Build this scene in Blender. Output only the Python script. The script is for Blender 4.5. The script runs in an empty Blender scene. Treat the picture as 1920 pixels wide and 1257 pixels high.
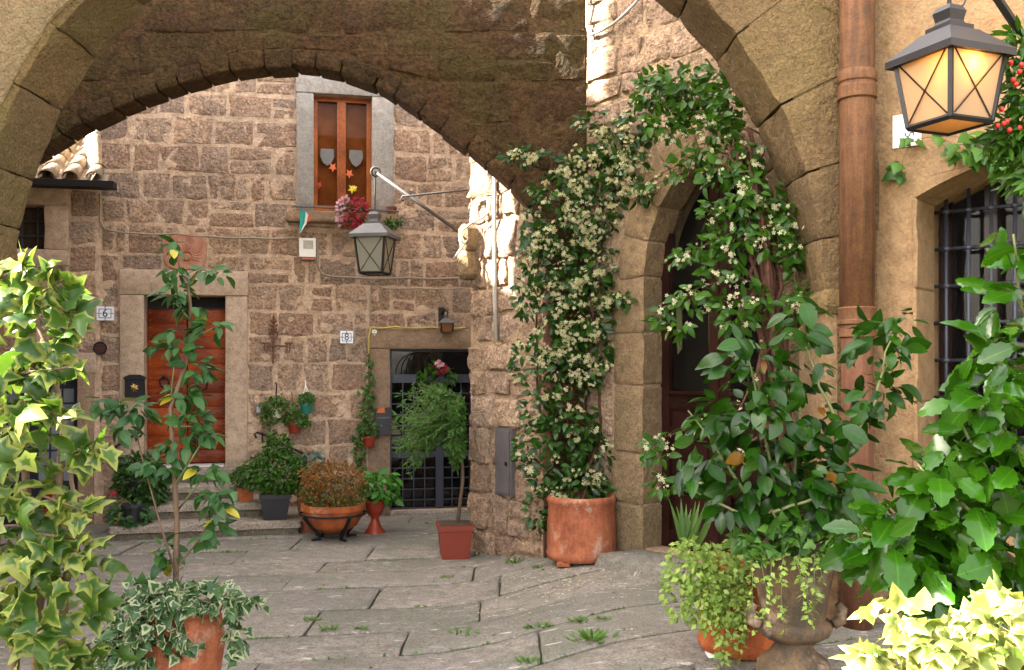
import bpy, math, random
import numpy as np
from mathutils import Vector, Matrix, noise

random.seed(7); rng = np.random.default_rng(7)
SC = bpy.context.scene
COL = SC.collection
R = math.radians

# ------------------------------------------------------------------ camera
F, HOR, CAMZ = 1800.0, 685.0, 1.95          # focal length in photo pixels, horizon row, eye height
cam_d = bpy.data.cameras.new('camera'); cam = bpy.data.objects.new('camera', cam_d); COL.objects.link(cam)
cam.location = (0, 0, CAMZ); cam.rotation_euler = (R(90), 0, 0)
cam_d.sensor_width = 36; cam_d.lens = 36 * F / 1920
cam_d.shift_y = (HOR - 628.5) / 1920
cam_d.clip_start = 0.05; cam_d.clip_end = 500
SC.camera = cam

# ------------------------------------------------------------------ light
SUN_DIR = Vector((-0.787, -0.02, 0.616)).normalized()      # towards the sun: high on the left
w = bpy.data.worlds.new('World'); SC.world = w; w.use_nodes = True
nt = w.node_tree; nt.nodes.clear()
sky = nt.nodes.new('ShaderNodeTexSky'); sky.sky_type = 'NISHITA'; sky.sun_disc = False
sky.sun_elevation = math.asin(SUN_DIR.z); sky.sun_rotation = math.atan2(SUN_DIR.x, SUN_DIR.y)
sky.air_density = 1.0; sky.dust_density = 3.0; sky.ozone_density = 0.6
bg = nt.nodes.new('ShaderNodeBackground'); bg.inputs['Strength'].default_value = 0.15
wo = nt.nodes.new('ShaderNodeOutputWorld')
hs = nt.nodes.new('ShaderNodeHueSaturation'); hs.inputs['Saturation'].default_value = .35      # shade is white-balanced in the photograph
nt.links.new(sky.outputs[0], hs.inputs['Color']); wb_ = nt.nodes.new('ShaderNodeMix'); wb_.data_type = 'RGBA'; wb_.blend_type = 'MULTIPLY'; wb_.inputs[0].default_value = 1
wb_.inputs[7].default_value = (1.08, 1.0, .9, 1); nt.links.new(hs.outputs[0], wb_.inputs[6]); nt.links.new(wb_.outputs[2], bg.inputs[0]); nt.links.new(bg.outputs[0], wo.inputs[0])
sl = bpy.data.lights.new('sun', 'SUN'); sl.energy = 5.0; sl.angle = R(0.5); sl.color = (1.0, 0.93, 0.82)
sun = bpy.data.objects.new('sun', sl); COL.objects.link(sun); sun.location = (-8, 2, 14)
sun.rotation_euler = SUN_DIR.to_track_quat('Z', 'Y').to_euler()
SC.view_settings.view_transform = 'Standard'; SC.view_settings.look = 'None'
SC.view_settings.exposure = 3.66; SC.view_settings.gamma = 1.0
SC.cycles.max_bounces = 6; SC.cycles.diffuse_bounces = 3; SC.cycles.glossy_bounces = 2; SC.cycles.transmission_bounces = 3; SC.cycles.transparent_max_bounces = 6
SC.cycles.sample_clamp_indirect = 6.0

# ------------------------------------------------------------------ frames and pixels
def at(px, py, d):
    return Vector(((px - 960) / F * d, d, CAMZ + (HOR - py) / F * d))

class Frame:
    """vertical plane: u along the wall (to the right), v up, w out of the wall"""
    def __init__(s, x, y, ux, uy):
        l = math.hypot(ux, uy); s.o = Vector((x, y, 0)); s.U = Vector((ux / l, uy / l, 0))
        s.N = Vector((s.U.y, -s.U.x, 0)); s.Z = Vector((0, 0, 1))
    def P(s, u, v, w=0.0): return s.o + s.U * u + s.Z * v + s.N * w
    def uv(s, px, py, w=0.0):
        r = Vector(((px - 960) / F, 1, (HOR - py) / F)); c = Vector((0, 0, CAMZ))
        t = ((s.o + s.N * w) - c).dot(s.N) / r.dot(s.N); p = c + r * t
        return (p - s.o).dot(s.U), p.z
    def pt(s, px, py, w=0.0):
        u, v = s.uv(px, py, w); return s.P(u, v, w)
    def rect(s, x0, y0, x1, y1, w=0.0):
        ym = (y0 + y1) / 2; xm = (x0 + x1) / 2
        return s.uv(x0, ym, w)[0], s.uv(x1, ym, w)[0], s.uv(xm, y1, w)[1], s.uv(xm, y0, w)[1]
    def mat(s, u, v, w=0.0):
        m = Matrix.Identity(4); p = s.P(u, v, w)
        for i in range(3):
            m[i][0] = s.U[i]; m[i][1] = s.Z[i]; m[i][2] = s.N[i]; m[i][3] = p[i]
        return m

T12 = R(12)
BW = Frame(-4.03, 11.9, math.cos(T12), math.sin(T12))                 # far house
AX = Frame(-4.03 + .035 * math.sin(T12), 11.9 - .035 * math.cos(T12), math.cos(T12), math.sin(T12))   # annex on its left
A2 = Frame(0, 9.0, 1, 0)                                              # bridge arch
RA = Frame(-.42, 10.05, .72, -1.05)                                   # right house, beyond the bridge arch
RB = Frame(.70, 9.0, 1.55, -1.9)                                      # right house, with the pointed door
A1 = Frame(0, 6.5, 1, 0)                                              # near arch
RC = Frame(2.46, 6.5, .77, -.64)                                      # near right wall with the barred window

def sstep(a, b, x):
    t = min(1, max(0, (x - a) / (b - a))); return t * t * (3 - 2 * t)
def gz(x, y): return .2 * sstep(-.6, .9, x)

# ------------------------------------------------------------------ objects
def tag(o, label=None, cat=None, group=None, kind=None):
    if label: o['label'] = label
    if cat: o['category'] = cat
    if group: o['group'] = group
    if kind: o['kind'] = kind
    return o

ROOTLOC = {}
def empty(name, loc, label=None, cat=None, group=None, kind=None):
    o = bpy.data.objects.new(name, None); COL.objects.link(o); o.location = loc
    o.empty_display_size = .1
    ROOTLOC[o] = Vector(loc)
    return tag(o, label, cat, group, kind)

def setpar(o, parent):
    if parent is not None:
        o.parent = parent
        o.matrix_parent_inverse = Matrix.Translation(-ROOTLOC[parent])

def mk(name, V, Fc, mat, parent=None, smooth=False, loc=None):
    V = [Vector(v) for v in V]
    if loc is None:
        n = len(V); loc = Vector((sum(v.x for v in V) / n, sum(v.y for v in V) / n, sum(v.z for v in V) / n))
    me = bpy.data.meshes.new(name)
    me.from_pydata([tuple(v - loc) for v in V], [], Fc)
    if smooth: me.polygons.foreach_set('use_smooth', [True] * len(me.polygons))
    if mat: me.materials.append(mat)
    o = bpy.data.objects.new(name, me); COL.objects.link(o); o.location = loc
    ROOTLOC[o] = Vector(loc); setpar(o, parent)
    return o

class MB:
    def __init__(s): s.V = []; s.F = []
    def add(s, V, Fc):
        n = len(s.V); s.V += [Vector(v) for v in V]; s.F += [tuple(i + n for i in f) for f in Fc]; return s
    def box(s, fr, u0, u1, v0, v1, w0, w1):
        V = [fr.P(u, v, w_) for w_ in (w0, w1) for v in (v0, v1) for u in (u0, u1)]
        return s.add(V, [(0, 2, 3, 1), (4, 5, 7, 6), (0, 1, 5, 4), (2, 6, 7, 3), (0, 4, 6, 2), (1, 3, 7, 5)])
    def tube(s, pts, r, seg=8, cap=True):
        pts = [Vector(p) for p in pts]; rs = r if isinstance(r, (list, tuple)) else [r] * len(pts)
        V = []; n = len(pts); prev = None
        for i, p in enumerate(pts):
            t = (pts[min(i + 1, n - 1)] - pts[max(i - 1, 0)]).normalized()
            a = prev if prev is not None else (Vector((0, 0, 1)) if abs(t.z) < .9 else Vector((1, 0, 0)))
            a = (a - t * a.dot(t)).normalized(); prev = a; b = t.cross(a)
            for k in range(seg):
                an = 2 * math.pi * k / seg; V.append(p + (a * math.cos(an) + b * math.sin(an)) * rs[i])
        Fc = [(i * seg + k, i * seg + (k + 1) % seg, (i + 1) * seg + (k + 1) % seg, (i + 1) * seg + k) for i in range(n - 1) for k in range(seg)]
        if cap: Fc += [tuple(range(seg - 1, -1, -1)), tuple((n - 1) * seg + k for k in range(seg))]
        return s.add(V, Fc)
    def lathe(s, c, prof, seg=28, wob=0.0):
        """prof: list of (radius, z)"""
        V = []
        for r, z in prof:
            for k in range(seg):
                a = 2 * math.pi * k / seg
                rr = r * (1 + wob * noise.noise(Vector((math.cos(a) * 1.5, math.sin(a) * 1.5, z * 3 + c[0]))))
                V.append(Vector((c[0] + rr * math.cos(a), c[1] + rr * math.sin(a), c[2] + z)))
        Fc = [(i * seg + k, i * seg + (k + 1) % seg, (i + 1) * seg + (k + 1) % seg, (i + 1) * seg + k) for i in range(len(prof) - 1) for k in range(seg)]
        Fc += [tuple(range(seg - 1, -1, -1))]
        return s.add(V, Fc)
    def prism(s, fr, poly, w0, w1):
        """poly in (u,v), counter-clockwise seen from outside"""
        n = len(poly); V = [fr.P(u, v, w0) for u, v in poly] + [fr.P(u, v, w1) for u, v in poly]
        return s.add(V, [tuple(range(n - 1, -1, -1)), tuple(range(n, 2 * n))] + [(i, (i + 1) % n, n + (i + 1) % n, n + i) for i in range(n)])
    def frustum(s, c, a0, a1, z0, z1, rot=0.0, b0=None, b1=None):
        """square frustum, half sizes a0 (bottom) a1 (top)"""
        b0 = b0 or a0; b1 = b1 or a1; V = []
        for a, b, z in ((a0, b0, z0), (a1, b1, z1)):
            for sx, sy in ((-1, -1), (1, -1), (1, 1), (-1, 1)):
                x, y = sx * a, sy * b
                V.append(Vector((c[0] + x * math.cos(rot) - y * math.sin(rot), c[1] + x * math.sin(rot) + y * math.cos(rot), c[2] + z)))
        return s.add(V, [(3, 2, 1, 0), (4, 5, 6, 7), (0, 1, 5, 4), (1, 2, 6, 5), (2, 3, 7, 6), (3, 0, 4, 7)])
    def build(s, name, mat, parent=None, smooth=False, loc=None): return mk(name, s.V, s.F, mat, parent, smooth, loc)

def autosmooth(o, ang=40):
    me = o.data
    me.polygons.foreach_set('use_smooth', [True] * len(me.polygons))
    try: me.set_sharp_from_angle(angle=R(ang))
    except Exception: pass
    return o

def nz(p, f, s=0.0): return noise.noise(Vector((p.x * f + s, p.y * f - s, p.z * f + 2 * s)))

def stone_geo(front, back, nx=5, ny=4, e=.03, amp=.012, wob=.012, seed=0.0, fr=4.0):
    """rounded rough block. front/back: four points bl, br, tr, tl"""
    f = [Vector(p) for p in front]; b = [Vector(p) for p in back]
    wx = ((f[1] - f[0]).length + (f[2] - f[3]).length) / 2; hy = ((f[3] - f[0]).length + (f[2] - f[1]).length) / 2
    dp = max(1e-4, (f[0] - b[0]).length); nrm = ((f[1] - f[0]).cross(f[3] - f[0])).normalized()
    ex = min(.3, e / max(wx, 1e-4)); ey = min(.3, e / max(hy, 1e-4))
    S = [0] + [ex + (1 - 2 * ex) * i / (nx - 2) for i in range(nx - 1)] + [1]
    T = [0] + [ey + (1 - 2 * ey) * i / (ny - 2) for i in range(ny - 1)] + [1]
    NX, NY = len(S), len(T); V = []
    bil = lambda q, s, t: (q[0] * (1 - s) + q[1] * s) * (1 - t) + (q[3] * (1 - s) + q[2] * s) * t
    for j, t in enumerate(T):
        for i, s in enumerate(S):
            bx = i in (0, NX - 1); by = j in (0, NY - 1)
            s2, t2 = s, t
            if bx and by: s2 = s + (.55 * ex if i == 0 else -.55 * ex); t2 = t + (.55 * ey if j == 0 else -.55 * ey)
            p = bil(f, s2, t2); q = bil(b, s2, t2)
            if bx or by: p = p.lerp(q, min(.6, e * .6 / dp))
            h = nz(p, fr, seed) + .8 * nz(p, fr * 3.2, seed + 3)
            p = p + nrm * (h * amp)
            if bx: p += (f[1] - f[0]).normalized() * nz(p, fr * 1.6, seed + 5) * wob
            if by: p += (f[3] - f[0]).normalized() * nz(p, fr * 1.6, seed + 9) * wob
            V.append(p)
    ring = [(i, 0) for i in range(NX)] + [(NX - 1, j) for j in range(1, NY)] + [(i, NY - 1) for i in range(NX - 2, -1, -1)] + [(0, j) for j in range(NY - 2, 0, -1)]
    Fc = [(j * NX + i, j * NX + i + 1, (j + 1) * NX + i + 1, (j + 1) * NX + i) for j in range(NY - 1) for i in range(NX - 1)]
    base = len(V)
    for i, j in ring: V.append(bil(b, S[i], T[j]) + (V[j * NX + i] - bil(f, S[i], T[j])) * .5)
    m = len(ring)
    for k in range(m):
        a, c = ring[k], ring[(k + 1) % m]
        Fc.append((base + k, base + (k + 1) % m, c[1] * NX + c[0], a[1] * NX + a[0]))
    Fc.append(tuple(base + k for k in range(m - 1, -1, -1)))
    return V, Fc

def stone(name, front, back, mat, parent, **k):
    V, Fc = stone_geo(front, back, **k)
    return autosmooth(mk(name, V, Fc, mat, parent), 32)

def fstone(name, fr, u0, u1, v0, v1, w0, w1, mat, parent, **k):
    q = [(u0, v0), (u1, v0), (u1, v1), (u0, v1)]
    return stone(name, [fr.P(u, v, w1) for u, v in q], [fr.P(u, v, w0) for u, v in q], mat, parent, **k)

def subtract(r, o):
    u0, u1, v0, v1 = r; a0, a1, b0, b1 = o
    if a1 <= u0 or a0 >= u1 or b1 <= v0 or b0 >= v1: return [r]
    out = []
    if a0 > u0: out.append((u0, a0, v0, v1))
    if a1 < u1: out.append((a1, u1, v0, v1))
    m0, m1 = max(u0, a0), min(u1, a1)
    if b0 > v0: out.append((m0, m1, v0, b0))
    if b1 < v1: out.append((m0, m1, b1, v1))
    return out

def masonry(parent, fr, U0, U1, V0, V1, ops, mat, ch=(.24, .36), sw=(.26, .56), joint=.028, proud=.02, lower=None, upper=None,
            vis=None, small=.14, seed=1, amp=.012, e=.022, jit=.018, name='stone', nx=8, ny=6, tilt=0.0, wob=.014):
    rn = random.Random(seed); v = V0; n = 0
    while v < V1 - .05:
        h = rn.uniform(*ch); h = min(h, V1 - v)
        if V1 - v - h < .12: h = V1 - v
        rects = [(U0, U1, v, v + h)]
        for o in ops: rects = [q for r in rects for q in subtract(r, o)]
        for (a, b, c, d) in rects:
            if d - c < .06: continue
            u = a
            while u < b - .04:
                wd = rn.uniform(*sw) * (1 if h > .22 else .8)
                if b - u - wd < .16: wd = b - u
                cells = [(u, u + wd, c, d)]
                if rn.random() < small and d - c > .24:
                    k = rn.uniform(.4, .6)
                    cells = [(u, u + wd, c, c + (d - c) * k), (u, u + wd, c + (d - c) * k, d)] if rn.random() < .6 or wd < .3 else [(u, u + wd * k, c, d), (u + wd * k, u + wd, c, d)]
                u += wd
                for (p, q, s, t) in cells:
                    if vis and not vis((p + q) / 2, (s + t) / 2): continue
                    j2 = joint / 2
                    J = lambda: rn.uniform(-jit, jit)
                    pts = [[p + j2 + J() * .6, s + j2 + J() * .6], [q - j2 + J() * .6, s + j2 + J() * .6], [q - j2 + J() * .6, t - j2 + J() * .6], [p + j2 + J() * .6, t - j2 + J() * .6]]
                    if lower:
                        for k_ in (0, 1): pts[k_][1] = max(pts[k_][1], lower(pts[k_][0]) + j2)
                        if pts[3][1] - pts[0][1] + pts[2][1] - pts[1][1] < .2: continue
                        for a_, b_ in ((0, 3), (1, 2)):
                            if pts[b_][1] - pts[a_][1] < .03: pts[a_][1] = pts[b_][1] - .03
                    if upper:
                        for k_ in (2, 3): pts[k_][1] = min(pts[k_][1], upper(pts[k_][0]) - j2)
                        if pts[3][1] - pts[0][1] + pts[2][1] - pts[1][1] < .2: continue
                        for a_, b_ in ((0, 3), (1, 2)):
                            if pts[b_][1] - pts[a_][1] < .03: pts[b_][1] = pts[a_][1] + .03
                    pr = proud * rn.uniform(.5, 1.3)
                    stone(name, [fr.P(x, y, pr) for x, y in pts], [fr.P(x, y, -.04) for x, y in pts], mat, parent,
                          nx=nx, ny=ny, e=e * rn.uniform(.7, 1.3), amp=amp * rn.uniform(.6, 1.4), wob=wob, seed=rn.uniform(0, 50))
                    n += 1
        v += h
    return n

def wall_body(fr, U0, U1, V0, V1, ops, th, w1=0.0):
    """solid wall with rectangular openings"""
    us = sorted({U0, U1, *[x for o in ops for x in o[:2] if U0 < x < U1]}); m = MB()
    for a, b in zip(us, us[1:]):
        mid = (a + b) / 2
        col = sorted([(o[2], o[3]) for o in ops if o[0] < mid < o[1]]); v = V0
        for c, d in col:
            if c > v + 1e-4: m.box(fr, a, b, v, c, w1 - th, w1)
            v = max(v, d)
        if v < V1: m.box(fr, a, b, v, V1, w1 - th, w1)
    return m

# ------------------------------------------------------------------ materials
def nodes(name):
    m = bpy.data.materials.new(name); m.use_nodes = True; t = m.node_tree; t.nodes.clear()
    out = t.nodes.new('ShaderNodeOutputMaterial'); b = t.nodes.new('ShaderNodeBsdfPrincipled')
    t.links.new(b.outputs[0], out.inputs[0]); return m, t, b, out

def N(t, typ, **kw):
    n = t.nodes.new(typ)
    for k, v in kw.items():
        if k.startswith('i_'): n.inputs[k[2:].replace('_', ' ')].default_value = v
        else: setattr(n, k, v)
    return n

def ramp(t, fac, stops, interp='LINEAR'):
    r = t.nodes.new('ShaderNodeValToRGB'); r.color_ramp.interpolation = interp
    el = r.color_ramp.elements
    while len(el) < len(stops): el.new(.5)
    for e_, (p, c) in zip(el, stops): e_.position = p; e_.color = (*c, 1) if len(c) == 3 else c
    if fac is not None: t.links.new(fac, r.inputs[0])
    return r.outputs[0]

def mixc(t, fac, a, b, mode='MIX'):
    m = t.nodes.new('ShaderNodeMix'); m.data_type = 'RGBA'; m.blend_type = mode; m.clamp_factor = True
    for i, x in ((0, fac), (6, a), (7, b)):
        if hasattr(x, 'links') or hasattr(x, 'is_linked'): t.links.new(x, m.inputs[i])
        elif isinstance(x, (tuple, list)): m.inputs[i].default_value = (*x, 1) if len(x) == 3 else x
        else: m.inputs[i].default_value = x
    return m.outputs[2]

def math_(t, op, a, b=None):
    m = t.nodes.new('ShaderNodeMath'); m.operation = op
    for i, x in ((0, a), (1, b)):
        if x is None: continue
        if hasattr(x, 'is_linked'): t.links.new(x, m.inputs[i])
        else: m.inputs[i].default_value = x
    return m.outputs[0]

def noi(t, pos, scale, detail=4, rough=.55, dist=0.0):
    n = N(t, 'ShaderNodeTexNoise'); n.inputs['Scale'].default_value = scale; n.inputs['Detail'].default_value = detail
    n.inputs['Roughness'].default_value = rough; n.inputs['Distortion'].default_value = dist
    t.links.new(pos, n.inputs['Vector']); return n.outputs[0]

def m_stone(name, cols, dark=(.10, .075, .055), rough=.92, bump=.5, bscale=22, stain=None, stain_amt=.5, pit=.4, rand=True, fine=48, fleck=None, fc=.8):
    """cols: stops of a ramp picked per stone; dark: blotches; stain: lichen / moss colour"""
    m, t, b, out = nodes(name)
    pos = N(t, 'ShaderNodeNewGeometry').outputs['Position']
    n2 = noi(t, pos, 11, 3, .65); n3 = noi(t, pos, fine, 2, .7)
    if rand:
        oi = N(t, 'ShaderNodeObjectInfo'); fac = math_(t, 'ADD', math_(t, 'MULTIPLY', oi.outputs['Random'], .75), math_(t, 'MULTIPLY', n2, .3))
    else: fac = math_(t, 'ADD', math_(t, 'MULTIPLY', noi(t, pos, 2.2, 3, .6), .8), math_(t, 'MULTIPLY', math_(t, 'SUBTRACT', n2, .4), .5))
    k = len(cols); c = ramp(t, fac, [(i / (k - 1), col) for i, col in enumerate(cols)])
    bl = ramp(t, n2, [(.36, (1, 1, 1)), (.62, (0, 0, 0))])
    c = mixc(t, math_(t, 'MULTIPLY', bl, .55), c, dark)
    if stain:
        st = ramp(t, noi(t, pos, 1.3, 3, .7), [(.46, (0, 0, 0)), (.66, (1, 1, 1))])
        c = mixc(t, math_(t, 'MULTIPLY', st, stain_amt), c, stain)
    c = mixc(t, fc, c, ramp(t, n3, [(.3, (.34, .32, .30)), (.5, (.9, .9, .9)), (.7, (1.3, 1.28, 1.25))]), 'MULTIPLY')
    if fleck:
        mp = N(t, 'ShaderNodeMapping'); mp.inputs['Scale'].default_value = (5, 19, 5); mp.inputs['Rotation'].default_value = (0, 0, R(-15)); t.links.new(pos, mp.inputs['Vector'])
        ff = ramp(t, noi(t, mp.outputs[0], 1.0, 3, .6), [(.63, (0, 0, 0)), (.70, (1, 1, 1))]); c = mixc(t, math_(t, 'MULTIPLY', ff, .75), c, fleck)
    t.links.new(c, b.inputs['Base Color']); b.inputs['Roughness'].default_value = rough
    b.inputs['Specular IOR Level'].default_value = .25
    hgt = noi(t, pos, bscale, 4, .72)
    bp = N(t, 'ShaderNodeBump'); bp.inputs['Strength'].default_value = bump; bp.inputs['Distance'].default_value = .07
    t.links.new(hgt, bp.inputs['Height']); t.links.new(bp.outputs[0], b.inputs['Normal'])
    return m

def m_plain(name, col, rough=.6, metal=0.0, var=.25, scale=8, bump=0.0, bscale=40, col2=None, spec=.4, emit=None, estr=0):
    m, t, b, out = nodes(name)
    pos = N(t, 'ShaderNodeNewGeometry').outputs['Position']
    n1 = noi(t, pos, scale, 5, .6)
    c2 = col2 or tuple(x * (1 - var) for x in col)
    c = ramp(t, n1, [(.3, c2), (.7, col)])
    t.links.new(c, b.inputs['Base Color']); b.inputs['Roughness'].default_value = rough; b.inputs['Metallic'].default_value = metal
    b.inputs['Specular IOR Level'].default_value = spec
    if emit: b.inputs['Emission Color'].default_value = (*emit, 1); b.inputs['Emission Strength'].default_value = estr
    if bump:
        bp = N(t, 'ShaderNodeBump'); bp.inputs['Strength'].default_value = bump; bp.inputs['Distance'].default_value = .01
        t.links.new(noi(t, pos, bscale, 6, .65), bp.inputs['Height']); t.links.new(bp.outputs[0], b.inputs['Normal'])
    return m

def m_wood(name, a, b_, axis=0, scale=3.0, rough=.55, dark=None):
    m, t, b, out = nodes(name)
    co = N(t, 'ShaderNodeTexCoord').outputs['Object']; oi = N(t, 'ShaderNodeObjectInfo').outputs['Random']
    mp = N(t, 'ShaderNodeMapping'); s = [26, 26, 26]; s[axis] = 2.0; mp.inputs['Scale'].default_value = s
    t.links.new(co, mp.inputs['Vector'])
    add = N(t, 'ShaderNodeVectorMath', operation='ADD'); t.links.new(mp.outputs[0], add.inputs[0])
    cx = N(t, 'ShaderNodeCombineXYZ'); t.links.new(math_(t, 'MULTIPLY', oi, 57.0), cx.inputs[0]); t.links.new(math_(t, 'MULTIPLY', oi, 31.0), cx.inputs[2])
    t.links.new(cx.outputs[0], add.inputs[1])
    g = noi(t, add.outputs[0], 1.0, 5, .6, .8)
    f = math_(t, 'ADD', math_(t, 'MULTIPLY', g, .75), math_(t, 'MULTIPLY', oi, .3))
    c = ramp(t, f, [(.3, b_), (.8, a)])
    pos = N(t, 'ShaderNodeNewGeometry').outputs['Position']
    bl = ramp(t, noi(t, pos, 2.5, 4), [(.35, (.45, .4, .4)), (.6, (1, 1, 1))])
    c = mixc(t, .8, c, bl, 'MULTIPLY')
    t.links.new(c, b.inputs['Base Color']); b.inputs['Roughness'].default_value = rough; b.inputs['Specular IOR Level'].default_value = .2
    bp = N(t, 'ShaderNodeBump'); bp.inputs['Strength'].default_value = .25; bp.inputs['Distance'].default_value = .004
    t.links.new(g, bp.inputs['Height']); t.links.new(bp.outputs[0], b.inputs['Normal'])
    return m

def m_streak(name, stops, rough=.7, sx=26, sz=1.6, lime=None, bump=.3):
    """vertical runs of rust, lime or water marks"""
    m, t, b, out = nodes(name)
    pos = N(t, 'ShaderNodeNewGeometry').outputs['Position']
    mp = N(t, 'ShaderNodeMapping'); mp.inputs['Scale'].default_value = (sx, sx, sz); t.links.new(pos, mp.inputs['Vector'])
    n1 = noi(t, mp.outputs[0], 1.0, 4, .65); n2 = noi(t, pos, 9, 4, .65)
    f = math_(t, 'ADD', math_(t, 'MULTIPLY', n1, .6), math_(t, 'MULTIPLY', n2, .4))
    k = len(stops); c = ramp(t, f, [(.28 + .44 * i / (k - 1), x) for i, x in enumerate(stops)])
    if lime:
        l = ramp(t, noi(t, pos, 4.3, 4, .75), [(.56, (0, 0, 0)), (.68, (1, 1, 1))]); c = mixc(t, math_(t, 'MULTIPLY', l, .5), c, lime)
    g = ramp(t, noi(t, pos, 70, 2), [(.3, (.7, .7, .7)), (.7, (1.15, 1.15, 1.15))]); c = mixc(t, .7, c, g, 'MULTIPLY')
    t.links.new(c, b.inputs['Base Color']); b.inputs['Roughness'].default_value = rough; b.inputs['Specular IOR Level'].default_value = .25
    bp = N(t, 'ShaderNodeBump'); bp.inputs['Strength'].default_value = bump; bp.inputs['Distance'].default_value = .012
    t.links.new(n2, bp.inputs['Height']); t.links.new(bp.outputs[0], b.inputs['Normal']); return m

def m_glass(name, col=(.02, .025, .025), rough=.05):
    m, t, b, out = nodes(name)
    b.inputs['Base Color'].default_value = (*col, 1); b.inputs['Roughness'].default_value = rough
    b.inputs['Specular IOR Level'].default_value = .9; b.inputs['IOR'].default_value = 1.6
    pos = N(t, 'ShaderNodeNewGeometry').outputs['Position']
    bp = N(t, 'ShaderNodeBump'); bp.inputs['Strength'].default_value = .06; bp.inputs['Distance'].default_value = .02
    t.links.new(noi(t, pos, 5, 2), bp.inputs['Height']); t.links.new(bp.outputs[0], b.inputs['Normal'])
    return m

def m_leaf(name, dark, light, edge=None, e0=.55, e1=.75, rough=.4, trans=.25, odd=None, odd_amt=.06, spec=.28):
    """lc attribute: r random per leaf, g 0 midrib .. 1 margin"""
    m, t, b, out = nodes(name)
    at_ = N(t, 'ShaderNodeAttribute', attribute_name='lc'); sp = N(t, 'ShaderNodeSeparateColor'); t.links.new(at_.outputs['Color'], sp.inputs[0])
    oi = N(t, 'ShaderNodeObjectInfo').outputs['Random']
    rnd = math_(t, 'FRACT', math_(t, 'ADD', sp.outputs[0], oi))
    pos = N(t, 'ShaderNodeNewGeometry').outputs['Position']; n1 = noi(t, pos, 60, 3)
    f = math_(t, 'ADD', math_(t, 'MULTIPLY', rnd, .8), math_(t, 'MULTIPLY', math_(t, 'SUBTRACT', n1, .5), .5))
    c = ramp(t, f, [(0.0, dark), (.85, light)])
    if odd: c = mixc(t, math_(t, 'GREATER_THAN', rnd, 1 - odd_amt), c, odd)
    if edge:
        ef = math_(t, 'ADD', sp.outputs[1], math_(t, 'MULTIPLY', math_(t, 'SUBTRACT', noi(t, pos, 38, 2), .5), 1.1))
        ef = math_(t, 'ADD', ef, math_(t, 'MULTIPLY', math_(t, 'SUBTRACT', math_(t, 'FRACT', math_(t, 'MULTIPLY', rnd, 7.31)), .5), .7))
        ef = ramp(t, ef, [(e0, (0, 0, 0)), (e1, (1, 1, 1))]); c = mixc(t, ef, c, edge)
    else:
        ef = ramp(t, sp.outputs[1], [(.0, (1, 1, 1)), (.10, (0, 0, 0))])
        c = mixc(t, math_(t, 'MULTIPLY', ef, .35), c, tuple(min(1, x * 2.2) for x in light))
    t.links.new(c, b.inputs['Base Color']); b.inputs['Roughness'].default_value = rough; b.inputs['Specular IOR Level'].default_value = spec
    tr = N(t, 'ShaderNodeBsdfTranslucent'); t.links.new(mixc(t, .5, c, (light[0] * 2.2, light[1] * 2.0, light[2])), tr.inputs[0])
    mx = N(t, 'ShaderNodeMixShader'); mx.inputs[0].default_value = trans
    t.links.new(b.outputs[0], mx.inputs[1]); t.links.new(tr.outputs[0], mx.inputs[2]); t.links.new(mx.outputs[0], out.inputs[0])
    return m

# ================================================================== materials of the setting
M_mortar = m_stone('mortar_tan', [(0.495, 0.341, 0.232), (0.572, 0.408, 0.285), (0.527, 0.378, 0.265)], dark=(0.275, 0.183, 0.119), bump=.55, bscale=14, rand=False, fc=.4, stain=(0.284, 0.208, 0.158), stain_amt=.5)
M_bstone = m_stone('tuff_block', [(0.423, 0.272, 0.178), (0.541, 0.358, 0.232), (0.340, 0.245, 0.188), (0.564, 0.373, 0.248), (0.470, 0.304, 0.202), (0.389, 0.240, 0.164), (0.517, 0.363, 0.257), (0.295, 0.219, 0.178)], dark=(0.147, 0.096, 0.067), bump=1.0, bscale=16, pit=.7, fc=.75, fine=34, stain=(0.224, 0.171, 0.138), stain_amt=.5)
M_trim = m_stone('dressed_stone', [(0.420, 0.299, 0.211), (0.460, 0.332, 0.239), (0.410, 0.304, 0.221)], dark=(0.230, 0.162, 0.113), bump=.25, bscale=30, fc=.4)
M_trimbrown = m_stone('dressed_brown_stone', [(0.270, 0.175, 0.107), (0.310, 0.209, 0.135), (0.250, 0.165, 0.112)], dark=(0.150, 0.102, 0.070), bump=.3, bscale=30, fc=.5)
M_trimgrey = m_stone('grey_stone_trim', [(0.270, 0.240, 0.215), (0.310, 0.280, 0.250), (0.250, 0.230, 0.210)], dark=(0.170, 0.150, 0.135), bump=.25, bscale=30, fc=.4)
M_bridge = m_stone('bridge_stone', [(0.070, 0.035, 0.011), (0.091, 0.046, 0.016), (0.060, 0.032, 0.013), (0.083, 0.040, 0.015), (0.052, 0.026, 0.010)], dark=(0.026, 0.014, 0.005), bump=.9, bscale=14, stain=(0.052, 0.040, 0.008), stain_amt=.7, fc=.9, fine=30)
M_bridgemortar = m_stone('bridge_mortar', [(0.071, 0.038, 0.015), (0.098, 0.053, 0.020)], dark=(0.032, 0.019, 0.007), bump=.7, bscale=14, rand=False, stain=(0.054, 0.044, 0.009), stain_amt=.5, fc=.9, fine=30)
M_arch = m_stone('arch_stone', [(0.153, 0.098, 0.040), (0.183, 0.115, 0.049), (0.141, 0.093, 0.040), (0.166, 0.107, 0.047)], dark=(0.098, 0.062, 0.027), bump=.8, bscale=18, stain=(0.129, 0.107, 0.037), stain_amt=.5, fc=.5)
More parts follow.
